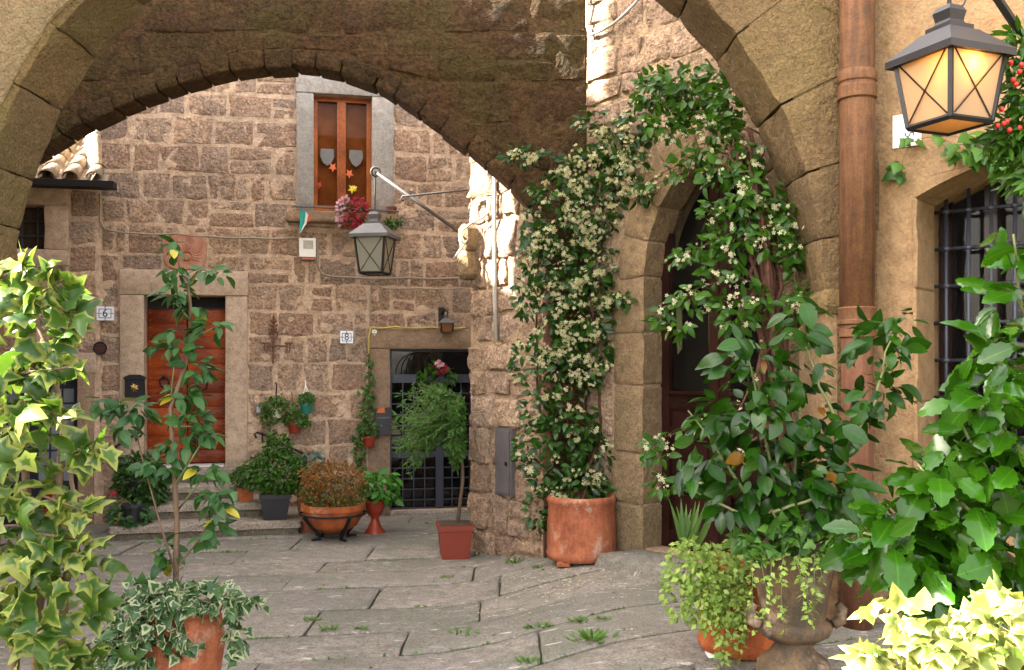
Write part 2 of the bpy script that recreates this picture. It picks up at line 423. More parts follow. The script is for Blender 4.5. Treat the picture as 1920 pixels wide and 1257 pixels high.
M_archdark = m_stone('arch_face_stone', [(0.133, 0.084, 0.039), (0.171, 0.109, 0.050), (0.114, 0.073, 0.036)], dark=(0.070, 0.045, 0.023), bump=.8, bscale=18, stain=(0.151, 0.106, 0.041), stain_amt=.5, fc=.55)
M_plaster = m_stone('rough_plaster', [(0.258, 0.185, 0.099), (0.298, 0.216, 0.122), (0.270, 0.191, 0.104)], dark=(0.190, 0.136, 0.073), bump=.8, bscale=26, rand=False, pit=.2, fc=.5)
M_ochre = m_stone('ochre_plaster', [(0.192, 0.113, 0.051), (0.247, 0.150, 0.073), (0.266, 0.167, 0.087), (0.211, 0.125, 0.059)], dark=(0.137, 0.079, 0.042), bump=.35, bscale=12, rand=False, stain=(0.237, 0.167, 0.095), stain_amt=.6, pit=.15, fc=.35)
M_rstone = m_stone('right_house_stone', [(0.337, 0.224, 0.144), (0.426, 0.296, 0.199), (0.281, 0.187, 0.124), (0.382, 0.270, 0.199), (0.314, 0.208, 0.124)], dark=(0.157, 0.104, 0.074), bump=1.0, bscale=16, pit=.7, fc=.75, fine=34)
M_rmortar = m_stone('right_house_mortar', [(0.315, 0.215, 0.133), (0.389, 0.275, 0.176)], dark=(0.200, 0.135, 0.085), bump=.7, bscale=14, rand=False, fc=.5)
M_jamb = m_stone('door_jamb_stone', [(0.216, 0.143, 0.078), (0.262, 0.177, 0.096), (0.187, 0.127, 0.074)], dark=(0.102, 0.068, 0.041), bump=.5, bscale=20, stain=(0.112, 0.097, 0.045), stain_amt=.5, fc=.6)
M_slab = m_stone('paving_slab', fleck=(0.430, 0.404, 0.365), fc=.7, cols= [(.155, .138, .118), (.235, .205, .178), (.185, .168, .148), (.255, .222, .19), (.17, .16, .135), (.21, .18, .158)], dark=(0.111, 0.092, 0.076), bump=.45, bscale=12, stain=(.125, .125, .095), stain_amt=.7, fine=60)
M_joint = m_stone('paving_joint', [(.10, .085, .06), (.14, .12, .07)], dark=(.05, .06, .025), bump=.6, bscale=20, rand=False, stain=(.07, .10, .03), stain_amt=.8)
M_step = m_stone('step_stone', [(.27, .22, .18), (.30, .25, .205), (.25, .21, .18)], dark=(.15, .12, .09), bump=.4, bscale=18, stain=(.14, .14, .08), stain_amt=.5)
M_iron = m_plain('black_iron', (.018, .016, .02), .55, .6, bump=.2)
M_irongrey = m_plain('blue_grey_iron', (.05, .055, .075), .5, .5, bump=.15)
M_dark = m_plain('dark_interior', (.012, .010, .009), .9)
M_rust = m_streak('rusty_pipe_paint', [(.035, .026, .02), (.085, .038, .018), (.135, .06, .025), (.10, .072, .048)], .75)
M_redrust = m_plain('rust_red_pipe', (.16, .045, .025), .6, 0, scale=9, bump=.3, col2=(.09, .035, .02))
M_doorred = m_wood('red_brown_planks', (.38, .070, .008), (.11, .014, .002), axis=0, rough=.5)
M_maroon = m_wood('maroon_door_paint', (.026, .008, .006), (.012, .0045, .0035), axis=1, rough=.35)
M_orangewood = m_wood('orange_window_wood', (.46, .13, .025), (.22, .05, .012), axis=1, rough=.4)
M_white = m_plain('white_plastic', (.72, .70, .64), .5, var=.1)
M_tile = m_plain('white_glazed_tile', (.72, .74, .80), .25, var=.06)
M_ink = m_plain('blue_black_glaze', (.02, .03, .07), .4)
M_rooftile = m_stone('roof_tile_clay', [(.30, .20, .13), (.24, .17, .115), (.34, .25, .17)], dark=(.12, .09, .06), bump=.4, bscale=20, stain=(.22, .20, .11), stain_amt=.6)

def m_pane(name, tint=(.5, .5, .5), tr=.55, ior=1.7):
    m, t, b, out = nodes(name)
    b.inputs['Base Color'].default_value = (.01, .01, .01, 1); b.inputs['Roughness'].default_value = .04; b.inputs['IOR'].default_value = ior
    b.inputs['Specular IOR Level'].default_value = .8
    pos = N(t, 'ShaderNodeNewGeometry').outputs['Position']
    bp = N(t, 'ShaderNodeBump'); bp.inputs['Strength'].default_value = .05; bp.inputs['Distance'].default_value = .02
    t.links.new(noi(t, pos, 4, 2), bp.inputs['Height']); t.links.new(bp.outputs[0], b.inputs['Normal'])
    tp = N(t, 'ShaderNodeBsdfTransparent'); tp.inputs[0].default_value = (*tint, 1)
    mx = N(t, 'ShaderNodeMixShader'); mx.inputs[0].default_value = tr
    t.links.new(b.outputs[0], mx.inputs[1]); t.links.new(tp.outputs[0], mx.inputs[2]); t.links.new(mx.outputs[0], out.inputs[0])
    return m
M_pane = m_pane('window_glass')
M_panedoor = m_pane('door_glass', (.85, .85, .8), .78, 1.5)
M_panedark = m_glass('dark_window_glass', (.03, .025, .02))
M_panegrey = m_plain('curtained_glass', (.20, .22, .24), .12, 0, var=.4, scale=3, spec=.8)

def hmat(*a, **k): pass

# ================================================================== ground
def gcurve(x): return .30 * x + .145 * math.sqrt(x * x + .25)
V = []; Fc = []; xs = np.concatenate([np.linspace(-40, -7, 6), np.linspace(-6.5, 4, 36), np.linspace(5, 40, 6)]); ys = np.concatenate([np.linspace(-40, 0, 5), np.linspace(1, 13.5, 20), np.linspace(16, 60, 5)])
for y in ys:
    for x in xs: V.append((x, y, gz(x, y) - .03))
nx_ = len(xs)
for j in range(len(ys) - 1):
    for i in range(nx_ - 1): Fc.append((j * nx_ + i, j * nx_ + i + 1, (j + 1) * nx_ + i + 1, (j + 1) * nx_ + i))
paving = mk('paving', V, Fc, M_joint, None, smooth=True, loc=Vector((0, 0, 0)))
tag(paving, 'grey stone slab paving of the courtyard and street', None, kind='structure')
rn = random.Random(5); y = 3.2; k = 0; COURSES = []
while y < 15.5:
    dep = rn.uniform(.52, .78) if y > 4 else .7
    COURSES.append(y); x = -6.2 + rn.uniform(-.5, 0)
    while x < 3.4:
        L = rn.uniform(.95, 2.0); x1 = x + L
        def gp(xx, yy, top): return Vector((xx, yy, top))
        cy = y + gcurve((x + x1) / 2)
        lim = 12.757 + .2126 * (x + L / 2)
        if 3.8 < cy < lim + .3 and not (x > .9 and cy > 9.6) and abs(x + L / 2) < .62 * cy:
            g = rn.uniform(.005, .012); h0 = rn.uniform(-.006, .008); J = lambda: rn.uniform(-.008, .008)
            q = [(x + g + J(), y + .012), (x1 - g + J(), y + .012), (x1 - g + J(), y + dep - .012), (x + g + J(), y + dep - .012)]
            V, Fc = stone_geo([gp(a, b, .012 + h0 + rn.uniform(-.004, .004)) for a, b in q], [gp(a, b, -.06) for a, b in q], nx=10, ny=6, e=.018, amp=.006, wob=.012, seed=rn.uniform(0, 60), fr=2.5)
            for v_ in V: v_.y += gcurve(v_.x); v_.z += gz(v_.x, 0)
            autosmooth(mk('paving_slab', V, Fc, M_slab, paving), 32)
        x = x1
    y += dep

# ================================================================== far stone house
house = empty('stone_house', BW.P(2, 0, 0), 'tall tan stone house with red plank door at the back of the courtyard', 'house')
HU0 = BW.uv(184, 500)[0]; HU1 = BW.uv(1180, 500)[0]
D_out = BW.rect(226, 508, 464, 878); D_in = BW.rect(271, 555, 423, 874)
W_out = BW.rect(556, 150, 737, 402); W_in = BW.rect(588, 180, 697, 397)
G_out = BW.rect(690, 618, 915, 990); G_in = BW.rect(731, 655, 890, 985)
G_in = (G_in[0], G_in[1], .06, G_in[3]); G_out = (G_out[0], G_out[1], -.05, G_out[3])
D_out = (D_out[0], D_out[1], 0, D_out[3]); D_in = (D_in[0], D_in[1], .69, D_in[3])
wall_body(BW, HU0, HU1, -.3, 8.6, [D_in, W_in, G_in], .5).build('wall', M_mortar, house)
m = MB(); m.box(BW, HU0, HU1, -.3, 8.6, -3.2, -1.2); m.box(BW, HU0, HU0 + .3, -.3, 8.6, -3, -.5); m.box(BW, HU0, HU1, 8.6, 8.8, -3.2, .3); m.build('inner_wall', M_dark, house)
sill_r = BW.rect(538, 403, 746, 421)
plq = BW.rect(307, 440, 388, 506)
masonry(house, BW, HU0 + .02, BW.uv(905, 500)[0], 0.0, 6.0, [D_out, W_out, G_out, (sill_r[0], sill_r[1], sill_r[2], W_out[2] + .01), plq], M_bstone, ch=(.26, .37), sw=(.27, .55), seed=3, proud=.005, small=.24, joint=.036, amp=.009, jit=.034, wob=.026, e=.012)
# quoins on the left edge of the far house are the ends of the same stones
# door surround
o = fstone('door_jamb', BW, D_out[0], D_in[0], .5, D_in[3] - .0, -.2, .055, M_trim, house, nx=4, ny=8, e=.012, amp=.004, wob=.004)
fstone('door_jamb', BW, D_in[1], D_out[1], .5, D_in[3], -.2, .055, M_trim, house, nx=4, ny=8, e=.012, amp=.004, wob=.004)
fstone('door_lintel', BW, D_out[0] - .01, D_out[1] + .01, D_in[3] + .004, D_out[3], -.2, .06, M_trim, house, nx=8, ny=4, e=.012, amp=.004, wob=.004)
fstone('door_sill', BW, D_in[0] + .02, D_in[1] - .02, .62, .705, -.3, .08, m_plain('pale_marble', (.55, .52, .5), .5), house, nx=5, ny=4, e=.01, amp=.002, wob=.002)
# plank door: two leaves
door = empty('door', BW.P((D_in[0] + D_in[1]) / 2, .7, -.2)); setpar(door, house)
tag(door, 'red brown double door of studded horizontal planks')
dtop = BW.uv(350, 580, -.18)[1]; um = (D_in[0] + D_in[1]) / 2
mb = MB(); mb.box(BW, D_in[0], D_in[1], .69, D_in[3], -.34, -.24); mb.build('backing_board', M_dark, door)
stud = MB()
for (a, b) in ((D_in[0], um), (um, D_in[1])):
    nP = 11; rn = random.Random(int(a * 100)); vv = .72
    hs = [rn.uniform(.85, 1.15) for _ in range(nP)]; sc_ = (dtop - .72) / sum(hs)
    for h in hs:
        h *= sc_
        fstone('plank', BW, a + .008, b - .008, vv + .0015, vv + h - .0015, -.23, -.185 + rn.uniform(-.003, .003), M_doorred, door, nx=4, ny=4, e=.004, amp=.001, wob=.001)
        for uu in (a + .04, b - .04):
            for q in (.25, .75):
                p = BW.P(uu, vv + h * q, -.183); stud.add([p + BW.U * .009, p + BW.Z * .009, p - BW.U * .009, p - BW.Z * .009, p + BW.N * .008], [(0, 1, 4), (1, 2, 4), (2, 3, 4), (3, 0, 4)])
        vv += h
stud.build('studs', m_plain('stud_metal', (.35, .25, .18), .4, .8), door)['kind'] = 'stuff'
mb = MB(); mb.box(BW, D_in[0], D_in[1], dtop + .005, dtop + .02, -.24, -.17); mb.build('transom_bar', M_iron, door)
for px, py in ((308, 717), (380, 722)):
    c = BW.pt(px, py, -.16); ring = [c + BW.U * (.055 * math.cos(a)) + BW.Z * (.06 * math.sin(a)) + BW.N * .0 for a in np.linspace(0, 2 * math.pi, 17)]
    mb = MB(); mb.tube(ring, .011, 6, False); mb.tube([c + BW.Z * .06 - BW.N * .03, c + BW.Z * .06 + BW.N * .015], .02, 8); mb.build('ring_knocker', M_iron, door, True)
# window
for a, b, nm in ((W_out[0], W_in[0], 'window_jamb'), (W_in[1], W_out[1], 'window_jamb')):
    fstone(nm, BW, a, b, W_out[2], W_in[3], -.2, .05, M_trimgrey, house, nx=4, ny=8, e=.01, amp=.003, wob=.003)
fstone('window_lintel', BW, W_out[0] - .01, W_out[1] + .01, W_in[3] + .004, W_out[3] + .12, -.2, .055, M_trimgrey, house, nx=7, ny=4, e=.01, amp=.003, wob=.003)
fstone('window_sill', BW, sill_r[0], sill_r[1], sill_r[2], W_out[2] - .004, -.1, .2, M_trimbrown, house, nx=8, ny=4, e=.02, amp=.006, wob=.006)
win = empty('window', BW.P((W_in[0] + W_in[1]) / 2, W_in[2], -.2)); setpar(win, house)
mb = MB(); wu0, wu1, wv0, wv1 = W_in
mb.box(BW, wu0, wu0 + .05, wv0, wv1, -.2, -.12); mb.box(BW, wu1 - .06, wu1, wv0, wv1, -.2, -.12); mb.box(BW, wu0 + .05, wu1 - .06, wv1 - .05, wv1, -.2, -.12); mb.box(BW, wu0 + .05, wu1 - .06, wv0, wv0 + .09, -.2, -.12)
mb.build('frame', M_orangewood, win)
wm = BW.uv(640, 300, -.14)[0]
mb = MB(); mb.box(BW, wm - .055, wm + .055, wv0 + .09, wv1 - .05, -.2, -.11); mb.box(BW, wm - .012, wm + .012, wv0 + .09, wv1 - .05, -.11, -.095); mb.build('meeting_stile', M_orangewood, win)
for a, b in ((wu0 + .05, wm - .055), (wm + .055, wu1 - .06)):
    mb = MB(); mb.box(BW, a, b, wv0 + .09, wv1 - .05, -.18, -.17); mb.build('pane', m_pane('upper_window_glass', (.95, .8, .65), .82, 1.25), win)
    c0 = (a + b) / 2
    mb = MB(); cc = BW.P(c0, BW.uv(600, 288)[1], -.165)
    pts = [cc + BW.U * (.09 * x) + BW.Z * (.1 * y_) for x, y_ in ((-.9, 1), (.9, 1), (1, 0), (.6, -.8), (0, -1.2), (-.6, -.8), (-1, 0))]
    mb.add(pts + [p - BW.N * .004 for p in pts], [tuple(range(7)), tuple(range(13, 6, -1))] + [(i, i + 7, (i + 1) % 7 + 7, (i + 1) % 7) for i in range(7)]); mb.build('shield_sticker', m_plain('grey_sticker', (.16, .15, .14), .6), win)
for px, py, c, s in ((624, 314, (.75, .16, .05), .06), (655, 326, (.75, .16, .05), .06), (598, 347, (.45, .03, .02), .05), (593, 325, (.3, .03, .02), .04), (660, 355, (.7, .6, .05), .06)):
    cc = BW.pt(px, py, -.164); pts = [cc + BW.U * (s * math.cos(k * math.pi / 5 + .3) * (1 if k % 2 else .45)) + BW.Z * (s * math.sin(k * math.pi / 5 + .3) * (1.1 if k % 2 else .5)) for k in range(10)]
    mb = MB(); mb.add([cc + BW.N * .004] + pts, [(0, i + 1, (i + 1) % 10 + 1) for i in range(10)]); mb.build('paper_decoration', m_plain('paper_%d' % px, c, .6), win)
mb = MB(); mb.box(BW, wu0, wu1, wv0, wv1, -.24, -.23); mb.build('curtain_and_reflection', m_plain('reflected_stone_amber', (.42, .23, .10), .9, scale=4, col2=(.22, .11, .045)), win)  # amber sheet standing in for the stone wall reflected in the panes
# gate doorway
fstone('gate_lintel', BW, G_out[0] - .02, G_out[1], G_in[3] + .004, G_out[3], -.2, .05, M_trimbrown, house, nx=8, ny=4, e=.015, amp=.006, wob=.006)
fstone('gate_jamb', BW, G_out[0], G_in[0], -.02, G_in[3], -.2, .045, M_trimbrown, house, nx=4, ny=8, e=.015, amp=.006, wob=.006)
fstone('gate_threshold', BW, G_in[0], G_in[1], -.1, .055, -.3, .06, M_step, house, nx=6, ny=4, e=.02, amp=.006)
gate = empty('gate', BW.P((G_in[0] + G_in[1]) / 2, .06, -.15)); setpar(gate, house)
gu0, gu1, gv0, gv1 = G_in; gv0 = .06
gm = BW.uv(824, 900, -.12)[0]; mid = BW.uv(800, 852, -.12)[1]; tv = BW.uv(800, 710, -.12)[1]; lo = BW.uv(800, 957, -.12)[1]
def gbar(nm, a, b, c, d, w0=-.16, w1=-.115): mb = MB(); mb.box(BW, a, b, c, d, w0, w1); return mb.build(nm, M_irongrey, gate)
gbar('gate_frame', gu0, gu0 + .035, gv0, gv1); gbar('gate_frame', gu1 - .04, gu1, gv0, gv1); gbar('gate_frame', gu0 + .035, gu1 - .04, gv1 - .03, gv1)
gbar('transom', gu0 + .035, gu1 - .04, tv - .055, tv + .055, -.17, -.09)
gbar('meeting_stile', gm - .05, gm + .05, gv0 + .02, tv - .055, -.165, -.10)
gbar('kick_plate', gu0 + .035, gm - .05, gv0 + .02, lo, -.15, -.12); gbar('kick_plate', gm + .05, gu1 - .04, gv0 + .02, lo, -.15, -.12)
gbar('mid_rail', gu0 + .035, gm - .05, mid - .04, mid + .04); gbar('mid_rail', gm + .05, gu1 - .04, mid - .04, mid + .04)
for (a, b) in ((gu0 + .035, gm - .05), (gm + .05, gu1 - .04)):
    nn = max(2, round((b - a) / .135))
    for i in range(1, nn): gbar('upright_bar', a + (b - a) * i / nn - .007, a + (b - a) * i / nn + .007, lo, tv - .055, -.15, -.13)
    nh = 12
    for i in range(1, nh):
        vv = lo + (tv - .055 - lo) * i / nh
        if abs(vv - mid) > .05: gbar('cross_bar', a, b, vv - .007, vv + .007, -.142, -.122)
    mb = MB(); mb.box(BW, a, b, lo, tv - .055, -.24, -.23); mb.build('pane', M_pane, gate)
mb = MB(); mb.box(BW, gu0 + .035, gu1 - .04, tv + .055, gv1 - .03, -.16, -.15); mb.build('pane', M_pane, gate)
mb = MB()
for s in (-1, 1):
    for k2 in range(4):
        c = BW.P(gu0 + .35, gv1 - .05, -.13); mb.tube([c + BW.U * (s * (.05 + .07 * k2) * math.sin(a)) - BW.Z * (.27 * (1 - math.cos(a)) / 1.0) for a in np.linspace(0, math.pi / 2, 9)], .006, 5)
mb.build('scroll_work', M_iron, gate)

# stone steps to the red door
M_riser = m_stone('shaded_mossy_riser_stone', [(.13, .105, .075), (.16, .13, .095)], dark=(.07, .06, .04), bump=.5, bscale=18, stain=(.09, .10, .05), stain_amt=.6)  # darker than the treads to carry the risers' shade; green stain is moss
steps = empty('stone_steps', BW.P(.2, 0, .6), 'worn grey stone steps climbing to the red plank door', 'steps')
def su(px, py, w_): return BW.uv(px, py, w_)[0]
S = [(su(203, 1000, 1.25), su(565, 1000, 1.25), 0, .175, 1.25), (su(225, 960, .9), su(492, 960, .9), .175, .35, .9), (su(292, 925, .55), su(448, 925, .55), .35, .52, .56), (D_out[0] + .02, D_out[1] + .05, .52, .69, .24)]
for i, (a, b, c, d, w_) in enumerate(S):
    mb = fstone('riser', BW, a + .03, b - .03, c - .05, d - .06, -.02, w_ - .05, M_riser, steps, nx=9, ny=4, e=.015, amp=.01)
    q = [(a, w_), (b, w_), (b, .03), (a, .03)]
    stone('tread', [BW.P(u, d, ww) for u, ww in q], [BW.P(u, d - .075, ww) for u, ww in q], M_step, steps, nx=10, ny=6, e=.025, amp=.008, wob=.014, seed=i * 3.1)

# ================================================================== lower house on the left
annex = empty('low_house', AX.P(-1.6, 0, 0), 'low stone house with tiled eave and barred door left of the tall house', 'house')
AU0 = AX.uv(-160, 600)[0]; AU1 = AX.uv(187, 600)[0]; AH = AX.uv(150, 352)[1]
aw = AX.rect(20, 384, 85, 468); aw_o = AX.rect(-20, 352, 128, 497)
ad = AX.rect(-45, 700, 147, 1004); ad_o = AX.rect(-95, 662, 182, 1004); ad = (ad[0], ad[1], .02, ad[3]); ad_o = (ad_o[0], ad_o[1], -.05, ad_o[3])
wall_body(AX, AU0, AU1, -.3, AH, [aw, ad], .4).build('wall', M_mortar, annex)
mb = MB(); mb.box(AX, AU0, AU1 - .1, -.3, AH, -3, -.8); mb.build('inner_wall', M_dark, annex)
masonry(annex, AX, AU0, AU1 - .02, 0, AH - .02, [aw_o, ad_o], M_bstone, ch=(.26, .36), sw=(.3, .55), seed=11, small=.2, joint=.045, amp=.012, jit=.03, proud=.005, e=.012, wob=.025)
fstone('window_jamb', AX, aw[1], aw_o[1], aw[2], aw[3], -.2, .04, M_trim, annex, nx=4, ny=6, e=.012, amp=.003)
fstone('window_jamb', AX, aw_o[0], aw[0], aw[2], aw[3], -.2, .04, M_trim, annex, nx=4, ny=6, e=.012, amp=.003)
fstone('window_lintel', AX, aw_o[0], aw_o[1], aw[3] + .004, aw_o[3], -.2, .042, M_trim, annex, nx=6, ny=4, e=.012, amp=.003)
fstone('window_sill', AX, aw_o[0], aw_o[1], aw_o[2], aw[2] - .004, -.2, .06, M_trim, annex, nx=6, ny=4, e=.012, amp=.003)
wn = empty('window', AX.P(aw[0] + .2, aw[2], -.2)); setpar(wn, annex)
mb = MB(); mb.box(AX, aw[0], aw[1], aw[2], aw[3], -.26, -.24); mb.build('pane', M_panedark, wn)
for i in range(1, 3):
    mb = MB(); uu = aw[1] - .17 * i + .05; mb.box(AX, uu - .006, uu + .006, aw[2], aw[3], -.14, -.128); mb.build('upright_bar', M_irongrey, wn)
for i in range(1, 3):
    mb = MB(); vv = aw[2] + (aw[3] - aw[2]) * i / 3; mb.box(AX, aw[0], aw[1], vv - .006, vv + .006, -.128, -.116); mb.build('cross_bar', M_irongrey, wn)
fstone('door_lintel', AX, ad_o[0], ad_o[1], ad[3] + .004, ad_o[3], -.2, .05, M_trim, annex, nx=7, ny=4, e=.012, amp=.004)
fstone('door_jamb', AX, ad[1], ad_o[1] - .03, -.02, ad[3], -.2, .045, M_trimbrown, annex, nx=4, ny=7, e=.012, amp=.004)
fstone('door_jamb', AX, ad_o[0], ad[0], -.02, ad[3], -.2, .045, M_trimbrown, annex, nx=4, ny=7, e=.012, amp=.004)
M_doorblue = m_plain('dark_blue_door', (.012, .014, .024), .45)
dn = empty('door', AX.P((ad[0] + ad[1]) / 2, 0, -.15)); setpar(dn, annex)
mb = MB(); mb.box(AX, ad[0], ad[1], .02, ad[3], -.25, -.2); mb.build('leaf', M_doorblue, dn)
dv = AX.uv(60, 905, -.18)[1]
for (a, b) in ((AX.uv(-30, 850, -.18)[0], AX.uv(34, 850, -.18)[0]), (AX.uv(70, 850, -.18)[0], AX.uv(140, 850, -.18)[0])):
    for r_ in range(6):
        for c_ in range(3):
            h = (ad[3] - .18 - dv) / 6; wd = (b - a) / 3
            mb = MB(); mb.box(AX, a + wd * c_ + .012, a + wd * (c_ + 1) - .012, dv + h * r_ + .012, dv + h * (r_ + 1) - .012, -.2, -.192); mb.build('pane', M_panegrey, dn)
    for i in range(4):
        mb = MB(); mb.box(AX, a, b, .08 + i * .11, .17 + i * .11, -.2, -.185); mb.build('board', M_doorblue, dn)
# tiled eave
mb = MB(); sl_ = .55
ev = AH + .06
mb.add([AX.P(AU0, ev, .2), AX.P(AU1 + .12, ev, .2), AX.P(AU1 + .02, ev + sl_ * 2.4, -2.2), AX.P(AU0, ev + sl_ * 2.4, -2.2), AX.P(AU0, ev - .05, .2), AX.P(AU1 + .12, ev - .05, .2), AX.P(AU1 + .02, ev + sl_ * 2.4 - .05, -2.2), AX.P(AU0, ev + sl_ * 2.4 - .05, -2.2)],
       [(0, 1, 2, 3), (7, 6, 5, 4), (0, 4, 5, 1), (1, 5, 6, 2), (2, 6, 7, 3), (3, 7, 4, 0)])
roof = mb.build('roof', M_rooftile, annex)
def tile_geo(r0=.095, r1=.075, L=.42, th=.014, seg=8):
    V = []
    for L_, rr in ((0, r0), (L, r1)):
        for t_ in (0, th):
            for k in range(seg + 1):
                a = math.pi * k / seg; V.append(Vector((math.cos(a) * (rr - t_), L_, math.sin(a) * (rr - t_) * .85)))
    n = seg + 1; Fc = []
    for k in range(seg):
        Fc += [(k, 2 * n + k, 2 * n + k + 1, k + 1), (n + k, n + k + 1, 3 * n + k + 1, 3 * n + k), (k, k + 1, n + k + 1, n + k), (2 * n + k, 3 * n + k, 3 * n + k + 1, 2 * n + k + 1)]
    return V, Fc
tV, tF = tile_geo(); tme = bpy.data.meshes.new('roof_tile'); tme.from_pydata([tuple(v) for v in tV], [], tF); tme.materials.append(M_rooftile)
tme.polygons.foreach_set('use_smooth', [True] * len(tme.polygons))
rn = random.Random(2)
back = (-AX.N + Vector((0, 0, sl_))).normalized()
for c_ in range(7):
    for r_ in range(7):
        for low in (0, 1):
            u = AU1 - .02 - c_ * .26 + (.13 if low else 0); dd = .24 - r_ * .29
            if low and c_ == 0: continue
            o = bpy.data.objects.new('roof_tile', tme); COL.objects.link(o)
            p = AX.P(u - (.13 * 2 if low else 0), ev + sl_ * (.2 - dd) + .012 + (0 if not low else .06), dd)
            X = AX.U; Y = back; Z = X.cross(Y)
            if low: Z = -Z; X = -X
            M = Matrix.Identity(4)
            a = rn.uniform(-.05, .05); X2 = X * math.cos(a) + Y * math.sin(a); Y2 = Y * math.cos(a) - X * math.sin(a)
            for i in range(3): M[i][0] = X2[i]; M[i][1] = Y2[i]; M[i][2] = Z[i]; M[i][3] = p[i] + Z[i] * (.028 if not low else -.0)
            o.parent = roof; o.matrix_parent_inverse = Matrix.Translation(-ROOTLOC[roof]); o.matrix_basis = M
g0 = AX.uv(60, 345, .25); g1 = AX.uv(214, 352, .25)
mb = MB(); gw = AX.uv(214, 357, .25)
for a in (0, 1):
    mb.box(AX, AX.uv(40, 350, .25)[0], g1[0], AH - .03 + a * .0, AH - .015, .1, .3)
mb = MB(); x0 = AX.uv(30, 350, .25)[0]; x1 = g1[0]
mb.box(AX, x0, x1, AH - .035, AH - .02, .08, .30); mb.box(AX, x0, x1, AH - .02, AH + .04, .285, .30); mb.box(AX, x1 - .012, x1, AH - .02, AH + .04, .08, .285)
mb.build('gutter', M_iron, annex)
mb = MB(); c0 = AX.pt(172, 330, 0.0); mb.tube([AX.pt(176, 330, -.1), AX.pt(172, 290, -.5), AX.pt(172, 255, -.9)], [.07, .1, .07], 8); o = mb.build('flashing', m_plain('grey_lead', (.42, .40, .36), .7), annex, True)

# ================================================================== bridge arch
far_px = [(-120, 420), (-20, 355), (95, 300), (200, 236), (330, 187), (440, 156), (575, 143), (700, 173), (800, 238), (872, 290), (930, 343)]
P2 = [((x - 960) / F * 9.28, CAMZ + (HOR - y_) / F * 9.28) for x, y_ in far_px] + [(.10, 3.50), (.30, 3.12)]
def arch2(u):
    if u <= P2[0][0]: return P2[0][1] - (P2[0][0] - u) * 1.2
    for i in range(len(P2) - 1):
        if P2[i][0] <= u <= P2[i + 1][0]:
            p0 = P2[max(i - 1, 0)]; p1 = P2[i]; p2 = P2[i + 1]; p3 = P2[min(i + 2, len(P2) - 1)]
            t_ = (u - p1[0]) / (p2[0] - p1[0]); m1 = (p2[1] - p0[1]) / (p2[0] - p0[0]) * (p2[0] - p1[0]); m2 = (p3[1] - p1[1]) / (p3[0] - p1[0]) * (p2[0] - p1[0])
            return (2 * t_**3 - 3 * t_**2 + 1) * p1[1] + (t_**3 - 2 * t_**2 + t_) * m1 + (-2 * t_**3 + 3 * t_**2) * p2[1] + (t_**3 - t_**2) * m2
    return 0
bridge = empty('bridge_arch', A2.P(.5, .2, 0), 'dark mossy stone arch spanning the alley in shade', 'arch')
TOP2 = 5.62
us = np.linspace(-7.0, .30, 74); mb = MB()
for w_, flip in ((0, 0), (-.28, 1)):
    n0 = len(mb.V); V = []
    for u in us: V += [A2.P(u, max(0, arch2(u) + .10), w_), A2.P(u, TOP2, w_)]
    mb.add(V, [((2 * i, 2 * i + 2, 2 * i + 3, 2 * i + 1) if not flip else (2 * i + 1, 2 * i + 3, 2 * i + 2, 2 * i)) for i in range(len(us) - 1)])
V = []
for u in us: V += [A2.P(u, max(0, arch2(u) + .10), 0), A2.P(u, max(0, arch2(u) + .10), -.28)]
mb.add(V, [(2 * i, 2 * i + 1, 2 * i + 3, 2 * i + 2) for i in range(len(us) - 1)])
V = []
for u in us: V += [A2.P(u, TOP2, 0), A2.P(u, TOP2, -.28)]
mb.add(V, [(2 * i + 1, 2 * i, 2 * i + 2, 2 * i + 3) for i in range(len(us) - 1)])
mb.box(A2, .301, .75, -.1, TOP2, -.28, 0)
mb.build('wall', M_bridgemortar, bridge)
# ring of voussoirs
su_ = [-6.6]; 
ux = np.linspace(-6.6, .30, 400); arc = np.concatenate([[0], np.cumsum(np.hypot(np.diff(ux), np.diff([arch2(u) for u in ux])))])
rn = random.Random(8); s = 0; ends = [0]
while s < arc[-1] - .2: s += rn.uniform(.2, .34); ends.append(min(s, arc[-1]))
ends[-1] = arc[-1]
def ring_pt(s_, off):
    u = float(np.interp(s_, arc, ux)); d_ = .02; tx, tz = 2 * d_, arch2(min(u + d_, .3)) - arch2(u - d_); l = math.hypot(tx, tz)
    return u - tz / l * off, arch2(u) + tx / l * off
for a, b in zip(ends, ends[1:]):
    j = .006; th = rn.uniform(.13, .18); i_ = rn.uniform(-.015, .02)
    q = [ring_pt(a + j, i_), ring_pt(b - j, i_), ring_pt(b - j, th), ring_pt(a + j, th)]
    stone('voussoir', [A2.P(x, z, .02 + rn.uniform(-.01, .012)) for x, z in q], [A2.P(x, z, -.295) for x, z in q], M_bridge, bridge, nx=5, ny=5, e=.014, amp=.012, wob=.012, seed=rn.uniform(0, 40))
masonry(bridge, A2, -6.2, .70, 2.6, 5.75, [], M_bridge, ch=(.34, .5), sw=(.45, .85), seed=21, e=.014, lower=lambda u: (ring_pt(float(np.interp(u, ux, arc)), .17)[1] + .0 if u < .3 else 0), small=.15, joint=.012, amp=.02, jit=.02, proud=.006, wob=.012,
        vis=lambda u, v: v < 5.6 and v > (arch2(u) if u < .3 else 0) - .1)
masonry(bridge, A2, .31, .74, .0, 2.6, [], M_bridge, ch=(.3, .45), sw=(.4, .6), seed=22, small=0, amp=.02, jit=.02)

